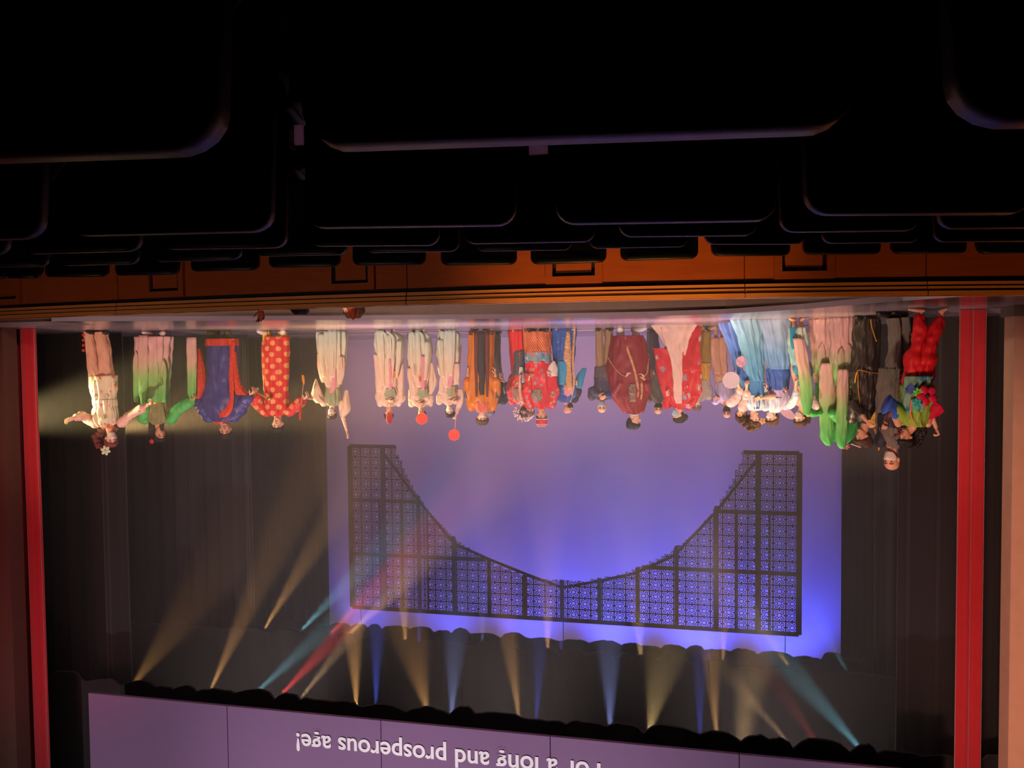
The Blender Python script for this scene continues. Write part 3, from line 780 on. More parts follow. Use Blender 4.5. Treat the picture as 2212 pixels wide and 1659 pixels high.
p.flower('hair_flower', p.L(232, 972, .05), .085, M_('petal_mint', (210, 232, 190)), M_('petal_lilac', (190, 170, 210)), 6, label='pale mint hair flower')

# P2
GRAD = [(0.0, (240, 196, 196)), (.42, (236, 196, 186)), (.78, (150, 210, 120)), (1.3, (90, 200, 96))]
m_gr = M_('green_ombre_silk', (120, 210, 120), .6, grad=GRAD, bump=(12, .25))
m_grs = M_('green_silk', (70, 190, 92), .55, bump=(14, .3))
def wsgrad(z0, z1): return M_('water_sleeve_silk', (120, 210, 120), .6, grad=[(z0, (238, 192, 190)), (z0+(z1-z0)*.38, (226, 196, 170)), (z0+(z1-z0)*.6, (150, 212, 120)), (z1, (84, 200, 96))], bump=(12, .2))
m_sage = M_('sage_bodice', (120, 140, 96), .6, pat=('stripe', (150, 138, 84), 9, 40))
def petals(p, tops, ytip, ytop, w_=13, f=.15):
    for i, x in enumerate(tops):
        p.cloth('petal_panel', m_gr, [(ytip[i], x-1, x+1, .01), (ytip[i]+8, x-w_*.32, x+w_*.32, .012), (ytip[i]+25, x-w_*.55, x+w_*.5, .015), (ytop, x-w_*.35, x+w_*.35, .02)], .02, f, seg=20)
p = Person('person in green ombre dress holding hands between the floral apron top and blue robe', (335, 715), (342, 914), (337, 832), (345, 937, 34, 42),
           by=10, aL=[(313, 903, .05), (322, 874, .12)], aR=[(386, 884, .05), (424, 862, .12)], feet=[(326, 716), (350, 716)], skin=m_skin)
p.cloth('skirt', m_gr, [(727,293,370),(760,296,369),(800,297,367),(840,308,364),(868,320,360)], .17, 0, 14, .07)
petals(p, (303, 318, 344, 361), (760, 745, 772, 778), 868)
p.cloth('bodice', m_sage, [(866,322,360),(888,322,362),(905,320,364),(916,332,356)], .125, .01)
p.cloth('belt', m_gold, [(866,326,359),(872,326,359)], .135, .01)
p.sleeve(0, m_grs, (.075, .08, .085), .95); p.sleeve(1, m_grs, (.08, .085, .085), .98)
p.cloth('water_sleeve', wsgrad(.12, 1.25), [(725,312,330),(790,311,331),(840,313,329),(866,316,325),(880,318,324)], .03, .20, 4, .08, seg=32)
p.cloth('water_sleeve', wsgrad(.12, 1.25), [(729,411,430),(790,412,431),(845,414,430),(862,418,428),(872,419,426)], .03, .14, 4, .08, seg=32)
p.shoes(m_shoeW); p.hair(m_hairb, .070, -.06, -.11, .018); p.cloth('long_hair', m_hairb, [(893,318,330),(925,320,336),(952,324,350)], .05, -.04, seg=24); p.cloth('hair_lock', m_hairb, [(893,349,360),(912,349,358),(930,348,356)], .03, .06, seg=20)
p.flower('hair_flower', p.L(334, 952, .10), .045, M_('petal_crimson', (196, 40, 70)), m_gold, 6, label='crimson hair flower')

# P3
m_blue = M_('royal_blue_satin', (58, 56, 134), .45, bump=(6, .35)); m_redb = M_('red_brocade', (206, 40, 26), .55, pat=('floral', [(222, 104, 36), (230, 70, 30)], 22, .3))
m_camo = M_('camouflage_boot', (70, 66, 48), .7, pat=('floral', [(36, 34, 28), (110, 100, 70)], 14, .35))
p = Person('person in a wide royal blue satin robe with red brocade trim and dark boots', (478, 714), (478, 906), (480, 826), (487, 929, 34, 12),
           aL=[(442, 880, .05), (424, 858, .12)], aR=[(526, 872, .05), (551, 848, .12)], feet=[(464, 714), (492, 714)])
p.cloth('robe', m_blue, [(734,446,513),(770,448,513),(810,448,514),(835,441,517),(860,430,528),(880,433,531),(898,448,524),(909,464,500)], .20, 0, 7, .035)
p.cloth('hem_band', m_redb, [(732,445,514),(740,445,514),(747,446,514)], .215, 0, 7, .03)
p.tube('front_trim', m_redb, [(508,740,.12,.045),(506,800,.15,.045),(508,850,.17,.045),(503,880,.18,.07),(488,895,.17,.085),(472,910,.10,.06)], .4)
p.cloth('hanging_sleeve', m_redb, [(752,433,438,.03),(790,431,447,.06),(830,430,450,.07),(860,430,440,.05)], .05, .12)
p.cloth('hanging_sleeve', m_redb, [(760,509,515,.03),(800,510,519,.05),(830,512,526,.06),(852,516,545,.06)], .05, .12)
p.sleeve(0, m_blue, (.10, .10, .075), .8); p.sleeve(1, m_blue, (.10, .10, .08), .75)
p.tube('cuff', m_shoeK, [(536,858,.09,.06),(545,852,.11,.05)]); p.cloth('collar', m_redb, [(897,464,500,.10),(911,466,496,.085)], .1, .02)
p.shoes(m_camo, 1.15, .13, 'boot'); p.hair(m_hairb, .058, .0, -.06, .016)

# P4
m_dot = M_('red_spotted_silk', (208, 22, 34), .55, pat=('dots', (224, 150, 90), .145, .31), bump=(5, .3))
m_yel = M_('yellow_cotton', (224, 168, 50), .7)
p = Person('person in a long red robe with gold spots, yellow trousers and white shoes', (598, 714), (600, 896), (596, 818), (600, 917, 33, 4),
           aL=[(556, 868, .03), (557, 848, .16)], aR=[(641, 876, .03), (664, 858, .10)], feet=[(576, 714), (610, 714)], skin=m_skinp)
p.cloth('trouser_leg', m_yel, [(716,567,585),(735,568,586)], .09, 0); p.cloth('trouser_leg', m_yel, [(716,601,619),(735,600,618)], .09, 0)
p.cloth('robe', m_dot, [(727,569,625),(780,567,624),(830,570,622),(860,573,621),(882,571,624),(893,580,618),(898,590,609)], .155, 0, 5, .03)
p.sleeve(0, m_dot, (.085, .09, .09), .85); p.sleeve(1, m_dot, (.085, .09, .08), .75)
p.shoes(m_shoeW, 1.1); p.hair(m_hairb, .050, .0, -.06, .02)
mb = MB(); A = p.root
mb.tube([A+p.L(561,846,.22), A+p.L(575,852,.24), A+p.L(590,861,.24)], [.014, .016, .012], 10)
mb.ball(A+p.L(590,860,.24), (.05, .03, .035)); thing_mesh('gold_sceptre', mb, m_gold, 'short curved gold sceptre held before the red spotted robe', 'sceptre', A+p.L(575,852,.24))
o = empty('brush_staff', A+p.L(658, 850, .2), 'slim staff with orange tip and red grip between the spotted robe and the cream dress', 'staff')
B = Vector(o.location)-A
MB().tube([p.L(662,826,.2)-B, p.L(657,880,.2)-B], [.007, .007], 8).build('shaft', M_('pale_stick', (190, 150, 110)), o)
MB().tube([p.L(661,811,.2)-B, p.L(662,820,.2)-B, p.L(663,828,.2)-B], [.022, .024, .012], 10).build('bristle_tip', M_('orange_tip', (224, 140, 40)), o)
MB().tube([p.L(657,874,.2)-B, p.L(655,892,.2)-B, p.L(655,904,.2)-B], [.014, .024, .018], 10).build('grip', M_('red_grip', (196, 50, 40)), o)

# P5 .. P8 pale dresses
PAST = [(0.0, (196, 216, 206)), (.35, (222, 220, 196)), (.8, (236, 206, 176)), (1.2, (240, 200, 184))]
m_pas = M_('pastel_pleats', (220, 214, 190), .7, grad=PAST, bump=(10, .2)); m_pasb = M_('peach_chiffon', (238, 204, 178), .7, bump=(12, .35))
m_sash = M_('pink_sash', (228, 150, 160), .6); m_teas = M_('sage_bodice_plain', (160, 168, 130), .7, bump=(20, .3)); m_orr = M_('orange_ribbon', (226, 130, 40))
p = Person('person in cream pleated dress and white mask, one bare arm lifted high', (722, 714), (718, 877), (720, 826), (717, 893, 24, -8),
           aL=[(690, 861, .03), (664, 860, .08)], aR=[(741, 900, .0), (752, 936, .05)], feet=[(712, 714), (728, 714)], skin=m_skinp, curl=(.4, .05), mouth=False)
p.cloth('skirt', m_pas, [(716,688,746),(760,690,747),(800,696,743),(836,706,735)], .17, 0, 14, .13)
for r_ in ([(713,713,730),(770,714,730),(815,716,727)], [(722,691,704),(770,694,706),(815,702,710)]): p.cloth('skirt_panel', m_pas, r_, .04, .15, 4, .14, seg=28)
p.cloth('bodice', m_teas, [(834,706,735),(852,703,736),(866,700,736),(876,707,731)], .11, .01)
p.cloth('sash', m_sash, [(790,722,729),(830,717,731),(848,716,724)], .02, .15, seg=20)
for n_, r_ in enumerate(([(762,689,701),(800,690,712),(826,697,713)], [(770,733,746),(805,730,746),(830,724,740)])): p.cloth('draped_panel', m_pasb, r_, .05, .09, 4, .1, seg=28)
p.cloth('ruffled_sleeve', m_pasb, [(818,683,685,.02),(840,677,692,.05),(858,676,700,.07),(870,686,712,.08)], .05, .05, 4, .12, seg=28)
p.cloth('ruffled_sleeve', m_pasb, [(842,746,752,.02),(862,742,754,.05),(884,737,757,.06),(898,738,748,.04)], .05, .02, 4, .12, seg=28)
p.sleeve(0, m_pasb, (.065, .06, .05), .35); p.sleeve(1, m_pasb, (.065, .055, .045), .2); p.mask(m_maskw); p.hair(m_hairb, .058, -.03, -.10, .02)

m_fan = M_('red_fan', (236, 70, 50), .6, var=.03); m_stick = M_('fan_handle', (226, 150, 110), .5)
def fan(p, c, r, c2, yaw=0, lab='', f=.25, oct_=8):
    o = empty('round_fan', p.root+p.L(c[0], c[1], f), lab, 'fan'); B = Vector(o.location)-p.root
    nn = p.tc*math.cos(R(yaw))+p.pr*math.sin(R(yaw)); u = p.pr*math.cos(R(yaw))-p.tc*math.sin(R(yaw)); v = Vector((0, 0, 1))
    rs = []
    for tt in (-.006, .006):
        rs.append([nn*tt+(u*math.cos(a)+v*math.sin(a))*r*(1+.035*math.cos(8*a)) for a in [2*math.pi*j/64 for j in range(64)]])
    MB().rings(rs).build('fan_leaf', m_fan, o, smooth=False)
    rs = []
    for k2 in range(33):
        a = 2*math.pi*k2/32; rr = r*(1+.035*math.cos(8*a)); c_ = (u*math.cos(a)+v*math.sin(a))
        rs.append([c_*(rr+.006*math.cos(b))+nn*.008*math.sin(b) for b in [2*math.pi*j/6 for j in range(6)]])
    MB().rings(rs, cap=False).build('fan_rim', M_('fan_rim', (240, 120, 90)), o)
    e = p.L(c2[0], c2[1], f)-B
    MB().tube([e.normalized()*r*.5, e], [.006, .007], 8).build('fan_handle', m_stick, o)
    return o
FG = None
p = Person('person in cream pleated dress, folded arms, face beside the edge-on red fan', (840, 712), (841, 877), (842, 824), (840, 893, 25, 25),
           aL=[(821, 858, .02), (845, 866, .17)], aR=[(866, 858, .02), (848, 872, .17)], feet=[(828, 712), (848, 712)], skin=m_skinp, barefoot=True)
p.cloth('skirt', m_pas, [(718,813,852),(728,813,866),(745,812,871),(780,816,868),(810,820,864),(836,824,860)], .17, 0, 13, .13)
p.cloth('bodice', m_pasb, [(832,820,862),(846,813,872),(862,813,874),(872,820,866),(878,834,850)], .13, 0)
for r_ in ([(714,816,832),(760,818,834),(800,822,834),(832,828,836)], [(724,836,848),(770,838,850),(810,840,848)], [(736,860,870),(780,858,868),(815,854,862)]): p.cloth('skirt_panel', m_pas, r_, .04, .14, 4, .14, seg=28)
p.cloth('chest_panel', m_teas, [(838,836,855),(852,833,858),(860,838,852)], .03, .12, seg=24)
p.cloth('sash', m_sash, [(775,840,848),(810,841,851),(840,842,850)], .02, .16, seg=20)
p.cloth('ribbon', m_orr, [(800,853,857),(815,854,858)], .01, .18, seg=12)
p.cloth('hanging_sleeve', m_pasb, [(766,809,818,.03),(790,811,828,.05),(820,813,834,.07),(845,814,832,.07)], .05, .08, 3, .08, seg=28)
p.cloth('hanging_sleeve', m_pasb, [(786,868,872,.02),(805,863,874,.04),(830,860,874,.06),(850,860,874,.06)], .05, .06, 3, .08, seg=28)
p.sleeve(0, m_pasb, (.07, .07, .055), .2); p.sleeve(1, m_pasb, (.07, .07, .055), .2); p.hair(m_hairn, .055, -.02, -.07, .02)
fan(p, (846, 900), .105, (848, 874), 72, 'red fan turned almost edge-on, nearest the raised bare arm')

p = Person('person in pleated dress whose face hides behind the full round red fan', (902, 712), (909, 878), (907, 824), (911, 895, 25, -15),
           aL=[(890, 858, .02), (908, 871, .17)], aR=[(930, 858, .02), (914, 874, .17)], feet=[(896, 712), (912, 712)], skin=m_skinp)
p.cloth('skirt', m_pas, [(718,883,918),(728,883,926),(760,883,931),(800,884,929),(836,889,924)], .17, 0, 12, .13)
p.cloth('bodice', m_pasb, [(832,890,926),(846,884,932),(862,883,935),(873,889,928),(879,902,918)], .13, 0)
for r_ in ([(713,900,910),(770,902,912),(812,904,912)], [(718,886,897),(770,887,898),(812,893,900)], [(738,920,931),(785,919,929),(820,916,923)]): p.cloth('skirt_panel', m_pas, r_, .04, .15, 4, .14, seg=28)
p.cloth('chest_panel', m_teas, [(838,904,924),(852,902,926),(860,907,920)], .03, .12, seg=24)
p.cloth('sash', m_sash, [(768,911,920),(810,912,922),(842,913,919)], .02, .16, seg=20); p.cloth('ribbon', m_orr, [(808,906,910),(824,907,911)], .01, .18, seg=12)
p.cloth('hanging_sleeve', m_pasb, [(795,883,895,.03),(815,882,904,.05),(838,886,908,.07),(856,888,902,.07)], .05, .10, 3, .08, seg=28)
p.cloth('hanging_sleeve', m_pasb, [(783,929,936,.03),(805,928,941,.05),(828,926,944,.06),(850,922,934,.06)], .05, .04, 3, .08, seg=28)
p.sleeve(0, m_pasb, (.07, .07, .055), .2); p.sleeve(1, m_pasb, (.07, .07, .055), .2); p.hair(m_hairb, .060, -.05, -.09, .02)
fan(p, (915, 902), .098, (913, 876), 4, 'red scalloped fan hiding the middle dancer of the three in pale dresses')

p = Person('masked person in pale pleated dress lifting a red fan above the head', (962, 712), (969, 873), (969, 822), (972, 888, 25, -5),
           aL=[(951, 856, .02), (981, 867, .17)], aR=[(994, 868, .02), (986, 899, .10)], feet=[(956, 712), (972, 712)], skin=m_skinp, mouth=False, curl=(.4, .9))
p.cloth('skirt', m_pas, [(716,950,985),(728,946,992),(760,944,993),(800,949,991),(836,955,984)], .17, 0, 13, .13)
p.cloth('bodice', m_pasb, [(832,954,986),(846,948,990),(862,948,988),(869,956,982),(875,964,976)], .125, 0)
for r_ in ([(713,968,984),(770,970,983),(812,970,980)], [(734,946,958),(780,950,960),(815,956,963)]): p.cloth('skirt_panel', m_pas, r_, .04, .15, 4, .14, seg=28)
p.cloth('chest_panel', m_teas, [(834,968,984),(848,966,985),(856,970,980)], .03, .12, seg=24)
p.cloth('sash', m_sash, [(786,970,979),(812,969,982),(838,968,976)], .02, .16, seg=20); p.cloth('ribbon', m_orr, [(842,982,985),(856,983,986)], .01, .18, seg=12)
p.cloth('hanging_sleeve', m_pasb, [(785,981,994,.03),(805,979,995,.05),(830,983,993,.06)], .05, .12, 3, .08, seg=28)
p.cloth('hanging_sleeve', m_pasb, [(800,952,960,.03),(825,950,965,.05),(850,950,963,.06)], .05, .08, 3, .08, seg=28)
p.cloth('hanging_sleeve', m_pasb, [(840,986,998,.04),(855,984,1002,.05),(872,986,1000,.05),(888,984,992,.04)], .05, .04, 3, .08, seg=28)
p.sleeve(0, m_pasb, (.07, .07, .055), .2); p.sleeve(1, m_pasb, (.07, .065, .05), .2); p.hair(m_hairb, .060, -.03, -.08, .02); p.mask(m_maskw)
fan(p, (982, 938), .098, (986, 902), 3, 'red scalloped fan raised clear above the heads on its thin handle', f=.12)

# P9
m_or = M_('amber_satin', (218, 122, 30), .4, bump=(7, .35)); m_dk = M_('dark_brown_panel', (46, 32, 34), .6); m_mar = M_('maroon_panel', (104, 40, 32), .6)
p = Person('person in an amber satin robe with dark centre panel, pink scarf and pale mask', (1040, 711), (1041, 885), (1040, 812), (1042, 902, 30, 6),
           aL=[(1011, 846, .02), (1011, 800, .07)], aR=[(1072, 846, .02), (1070, 802, .05)], feet=[(1028, 711), (1048, 711)], mouth=False)
p.cloth('robe', m_or, [(716,1013,1067),(760,1012,1066),(800,1010,1066),(830,1006,1073),(855,1006,1076),(874,1012,1070),(883,1024,1058),(888,1034,1048)], .165, 0, 8, .03)
p.cloth('centre_panel', m_dk, [(718,1033,1049,.03),(770,1033,1049,.03),(820,1034,1048,.03),(852,1037,1046,.03)], .03, .165, seg=24)
for a, b in ((1025, 1034), (1048, 1057)): p.cloth('maroon_band', m_mar, [(718,a,b,.02),(790,a+1,b,.02),(856,a+3,b-2,.02)], .02, .165, seg=16)
p.cloth('hem_band', m_mar, [(714,1013,1067),(724,1013,1067)], .175, 0)
p.sleeve(0, m_or, (.07, .08, .08), .62, wr=.02); p.sleeve(1, m_or, (.07, .08, .08), .62, wr=.02)
for i_, x in ((0, 1007), (1, 1073)): p.cloth('embroidered_cuff', M_('floral_brocade', (90, 90, 110), pat=('floral', [(210, 130, 60), (60, 90, 140), (200, 190, 170)], 30, .32)), [(835, x-4, x+4, .07), (860, x-5, x+5, .08)], .07, .03, seg=24)
p.cloth('scarf', M_('coral_scarf', (222, 110, 84), .7, bump=(16, .4)), [(857,1034,1048,.04),(870,1026,1058,.09),(882,1026,1058,.10),(890,1032,1054,.08)], .08, .09, 5, .06)
p.shoes(m_shoeK); p.mask(m_maskw); p.hair(m_hairm, .048, .0, -.06, .028, .02)

# P10 behind
m_bk = M_('black_cloth', (30, 27, 32), .7, bump=(10, .3)); m_gr2 = M_('charcoal_linen', (86, 78, 74), .8, bump=(8, .3))
p = Person('person in black jacket and loose grey trousers half hidden behind the amber robe', (1076, 714), (1066, 876), (1074, 815), (1058, 889, 26, 20),
           aL=None, aR=[(1101, 852, .0), (1086, 822, .05)], feet=[(1068, 714), (1074, 714)], leg=.04, tw=.75, root=None)
p.o.location = p.o.location - p.tc*.55
p.cloth('trousers', m_gr2, [(722,1064,1080),(760,1064,1080),(800,1062,1082),(822,1060,1084)], .12, 0)
p.cloth('jacket', m_bk, [(815,1060,1084),(845,1054,1086),(868,1054,1088),(877,1060,1074)], .12, 0); p.sleeve(1, m_bk, (.075, .075, .06), .8); p.sleeve(0, m_bk); p.hair(m_hairg, .06, .0, -.06, .012); p.shoes(m_shoeK)

# P11
m_rd = M_('scarlet_satin', (222, 34, 34), .5, bump=(6, .3)); m_sil = M_('silver_sequins', (120, 124, 128), .35, metal=.4, bump=(120, 1))
m_rdf = M_('scarlet_embroidered', (206, 30, 40), .5, pat=('floral', [(220, 150, 80), (150, 160, 170), (226, 90, 50)], 18, .34))
p = Person('person in a scarlet skirt, silver apron and frothy pearl flower headdress, black mask', (1120, 713), (1128, 872), (1122, 818), (1132, 888, 26, 0),
           aL=[(1101, 846, .03), (1116, 826, .14)], aR=[(1141, 846, .02), (1128, 828, .16)], feet=[(1114, 713), (1126, 713)], mouth=False)
p.cloth('skirt', m_rd, [(714,1097,1143),(760,1101,1140),(800,1105,1138),(822,1108,1136)], .16, 0, 10, .05)
p.cloth('silver_apron', m_sil, [(758,1111,1136,.05),(785,1110,1136,.05),(810,1108,1130,.05)], .05, .13, 5, .05)
p.cloth('jacket', m_rdf, [(806,1106,1140),(818,1098,1146),(845,1094,1150),(862,1102,1146),(872,1116,1140)], .15, 0, 5, .03)
p.sleeve(0, m_rdf, (.075, .075, .065), .8); p.sleeve(1, m_rdf, (.075, .075, .065), .8)
p.cloth('fringed_collar', M_('gold_fringe', (196, 130, 80), .5, pat=('stripe', (110, 110, 120), 20, 0)), [(838,1102,1146,.12),(858,1106,1146,.13),(873,1118,1142,.09)], .1, .05, 12, .05)
p.cloth('white_cuff', m_maskw, [(792,1122,1130,.02),(808,1121,1133,.03),(826,1121,1133,.04)], .03, .20, seg=24)
p.mask(m_maskk); p.hair(m_hairb, .060, -.04, -.09, .016)
m_prl = M_('pearl', (236, 204, 190), .3); rr_ = random.Random(4); mb = MB()
for i in range(170):
    a = rr_.uniform(R(-30), R(210)); rad = rr_.uniform(.09, .19); c = p.hc+p.pr*math.cos(a)*rad*(1.05)+Vector((0, 0, 1))*(math.sin(a)*rad+.01)+p.tc*rr_.uniform(-.06, .07)
    mb.ball(c, rr_.uniform(.009, .019), None, 7, 5)
mb.build('flower_headdress', m_prl, p.o)

# P12
m_rdr = M_('imperial_red_robe', (212, 24, 40), .45, pat=('floral', [(150, 156, 150), (196, 130, 90), (150, 110, 120)], 10, .30), bump=(5, .3))
m_wave = M_('striped_wave_hem', (216, 120, 60), .5, pat=('stripe', (168, 70, 50), 9, 35))
m_scal = M_('scale_band', (110, 140, 160), .5, pat=('floral', [(70, 130, 160), (150, 150, 70), (220, 90, 60), (200, 170, 200)], 16, .45))
p = Person('person in red embroidered court robe with striped hem, chest medallion and beaded red crown', (1162, 710), (1168, 879), (1163, 812), (1170, 897, 30, 12),
           aL=[(1138, 848, .04), (1142, 815, .16)], aR=[(1197, 846, .04), (1190, 808, .14)], feet=[(1150, 710), (1172, 710)])
p.cloth('wave_hem', m_wave, [(716,1129,1191),(735,1131,1190),(752,1132,1190),(764,1134,1190)], .165, 0, 6, .05)
p.cloth('scale_band', m_scal, [(760,1134,1190),(772,1135,1191),(784,1136,1191)], .17, 0, 6, .04)
p.cloth('robe', m_rdr, [(780,1136,1191),(800,1136,1194),(825,1138,1198),(848,1138,1202),(864,1142,1200),(876,1154,1188),(882,1162,1178)], .17, 0, 5, .03)
p.ball('medallion', M_('dragon_roundel', (128, 116, 96), .5, pat=('floral', [(80, 80, 84), (190, 150, 100), (60, 60, 66)], 34, .42)), p.L(1161, 853, .155), (.115, .025, .125), 0, Matrix((p.pr, p.tc, Vector((0, 0, 1)))).transposed(), 28, 12, label='round silver and gold medallion on the chest')
p.cloth('wide_sleeve', m_rdr, [(800,1182,1200,.07),(825,1184,1203,.09),(850,1186,1203,.09)], .08, .08); p.cloth('wide_sleeve', m_rdr, [(806,1133,1148,.07),(830,1134,1150,.09),(852,1136,1152,.09)], .08, .08)
p.cloth('white_cuff', m_maskw, [(780,1193,1198,.03),(792,1184,1202,.06),(804,1180,1203,.07),(812,1183,1203,.07)], .06, .11)
p.sleeve(0, m_rdr, (.09, .09, .08), .6); p.sleeve(1, m_rdr, (.09, .09, .08), .5)
p.hair(m_hairb, .062, -.02, -.08, .014); p.shoes(m_shoeK, 1.2, .08, 'boot')
m_crn = M_('crown_red', (222, 26, 40), .5)
rs = [[p.hp((a)*math.sin(2*math.pi*j/24), -.006+(a+.012)*math.cos(2*math.pi*j/24), z) for j in range(24)] for z, a in ((.06, .092), (.10, .098), (.14, .092), (.175, .066), (.19, .03))]
cr = MB().rings(rs).build('crown', m_crn, p.o)
for z, a, n_ in ((.062, .096, 26), (.15, .090, 22), (.178, .068, 16)):
    mb = MB()
    for j in range(n_): mb.ball(p.hp(a*math.sin(2*math.pi*j/n_), -.006+(a+.012)*math.cos(2*math.pi*j/n_), z), .0125, None, 6, 4)
    mb.build('bead_row', m_prl, cr)
p = Person('person hidden behind the crowned red robe, only a warm lit head showing', (1152, 708), (1150, 880), (1150, 812), (1149, 893, 25, 30), feet=[(1146, 708), (1158, 708)])
p.cloth('dark_robe', m_bk, [(720,1134,1168),(800,1136,1166),(850,1134,1168),(870,1136,1166),(880,1146,1156)], .13, 0); p.hair(m_hairn, .06, -.02, -.07, .012)
p.o.location = p.o.location - p.tc*.95

# P13
m_bl = M_('cobalt_brocade', (30, 84, 160), .5, pat=('floral', [(60, 140, 190), (40, 60, 140)], 14, .3)); m_tl = M_('teal_blue_silk', (40, 150, 190), .5, bump=(8, .4))
m_gd = M_('gold_brocade', (200, 150, 96), .5, pat=('floral', [(160, 110, 60), (224, 190, 150)], 26, .35))
p = Person('bald person in cobalt and gold brocade gown and black mask', (1219, 710), (1222, 868), (1220, 812), (1227, 881, 25, 50),
           aL=[(1204, 846, .03), (1217, 836, .14)], aR=[(1248, 846, .0), (1245, 826, .08)], feet=[(1206, 710), (1232, 710)], mouth=False)
p.cloth('gown', m_bl, [(708,1190,1246),(760,1194,1242),(800,1198,1239),(830,1201,1242),(850,1200,1246),(862,1206,1240),(869,1214,1230)], .15, 0, 6, .05)
p.cloth('gold_panel', m_gd, [(716,1222,1229,.02),(760,1214,1232,.03),(800,1218,1233,.03),(842,1220,1235,.03)], .03, .14, seg=24)
p.tube('gold_edge', m_gd, [(1240,708,.13,.02),(1236,780,.15,.02),(1238,830,.15,.02),(1230,866,.10,.02)], .4)
p.cloth('wide_sleeve', m_tl, [(780,1205,1222,.03),(800,1204,1224,.05),(830,1206,1218,.06)], .05, .14, 3, .06); p.cloth('wide_sleeve', m_tl, [(795,1258,1267,.02),(812,1246,1263,.04),(838,1242,1256,.05)], .05, .04, 3, .06)
p.cloth('chest_sash', m_sash, [(834,1218,1236,.03),(846,1216,1236,.03),(856,1218,1230,.03)], .03, .13, seg=24)
p.sleeve(0, m_tl, (.075, .07, .06), .5); p.sleeve(1, m_bk, (.08, .085, .06), .5); p.mask(m_maskk)
p.cloth('dark_vest', m_bk, [(842,1196,1252,.09),(858,1196,1250,.10),(868,1206,1240,.08)], .1, -.05)

# P14
m_kh = M_('khaki_cotton', (168, 136, 92), .8, bump=(7, .4)); m_nj = M_('charcoal_jacket', (58, 56, 76), .7, bump=(9, .4))
p = Person('bald person in charcoal jacket and khaki trousers clasping hands at the chin', (1304, 709), (1300, 862), (1303, 800), (1300, 878, 27, -6),
           aL=[(1279, 843, .05), (1296, 855, .16)], aR=[(1324, 848, .04), (1302, 857, .17)], feet=[(1294, 709), (1314, 709)], leg=.06, tw=.85, mouth=False, curl=(.8, .8))
p.cloth('trouser_leg', m_kh, [(712,1286,1303),(750,1287,1303),(797,1287,1305)], .09, 0); p.cloth('trouser_leg', m_kh, [(712,1306,1323),(750,1306,1323),(797,1303,1322)], .09, 0)
p.cloth('shirt_tail', M_('grey_shirt', (96, 86, 84), .8, bump=(9, .3)), [(792,1285,1322),(810,1284,1323),(822,1285,1322)], .125, 0); p.cloth('jacket', m_nj, [(815,1284,1324),(838,1283,1325),(854,1283,1322),(864,1292,1310)], .125, 0)
p.sleeve(0, m_nj, (.085, .08, .055), .85, wr=.08); p.sleeve(1, M_('blue_sleeve', (50, 66, 130), .7), (.085, .08, .055), .85); p.mask(m_maskb); p.shoes(m_shoeK)

# P15
m_ms = M_('maroon_silk', (140, 22, 30), .5, bump=(5, .35))
p = Person('person in a broad maroon robe with gold edging and white boots, head in profile', (1360, 708), (1368, 890), (1361, 820), (1369, 910, 32, 72),
           by=8, sw=.135, aL=[(1328, 846, .08), (1350, 808, .17)], aR=[(1396, 842, .06), (1386, 812, .15)], feet=[(1340, 708), (1374, 708)], skin=m_skinp)
p.cloth('robe', m_ms, [(725,1323,1390),(745,1319,1396),(775,1314,1402),(805,1311,1405),(830,1314,1405),(855,1322,1401),(875,1334,1393),(888,1350,1384),(894,1360,1376)], .20, 0, 7, .035)
p.tube('gold_edging', m_gd, [(1346,727,.17,.022),(1352,755,.20,.022),(1364,790,.21,.022),(1373,830,.21,.022),(1372,858,.19,.022),(1358,884,.14,.02)], .4)
p.tube('gold_edging', m_gd, [(1312,772,.10,.014),(1322,790,.16,.016),(1336,806,.20,.016),(1348,813,.21,.014)], .5)
p.tube('gold_edging', m_gd, [(1399,765,.08,.014),(1396,800,.14,.015),(1388,812,.18,.014)], .5)
p.tube('gold_edging', m_gd, [(1382,826,.18,.022),(1382,850,.18,.022),(1376,888,.11,.018)], .4)
p.cloth('embroidered_badge', M_('badge', (140, 112, 90), .6, pat=('floral', [(90, 60, 50), (190, 170, 150)], 30, .4)), [(828,1355,1371,.02),(846,1355,1372,.02),(866,1356,1372,.02)], .02, .195, seg=24)
p.cloth('white_collar', m_shoeW, [(870,1366,1374,.05),(885,1362,1377,.07),(896,1360,1376,.07)], .06, .09)
for i_ in (0, 1): p.sleeve(i_, m_ms, (.06, .065, .075), .6, wr=.02)
p.shoes(m_shoeW, 1.25, .16, 'boot'); p.hair(m_hairb, .045, .01, -.07, .022)

# P16
p = Person('bald person in grey shirt and black mask between the maroon and floral red robes', (1414, 710), (1425, 868), (1416, 806), (1425, 882, 28, -6),
           aR=[(1446, 846, .0), (1430, 830, .05)], feet=[(1408, 710), (1420, 710)], mouth=False)
p.cloth('trousers', M_('navy_trousers', (48, 50, 66), .8, bump=(7, .4)), [(716,1402,1424),(750,1400,1426),(806,1402,1432)], .12, 0); p.cloth('shirt', m_gr2, [(800,1403,1432),(830,1403,1440),(855,1406,1446),(866,1414,1438),(872,1420,1430)], .12, 0, 5, .03)
p.sleeve(0, m_gr2); p.sleeve(1, m_gr2); p.mask(m_maskk); p.shoes(m_shoeK); p.o.location = p.o.location - p.tc*.15

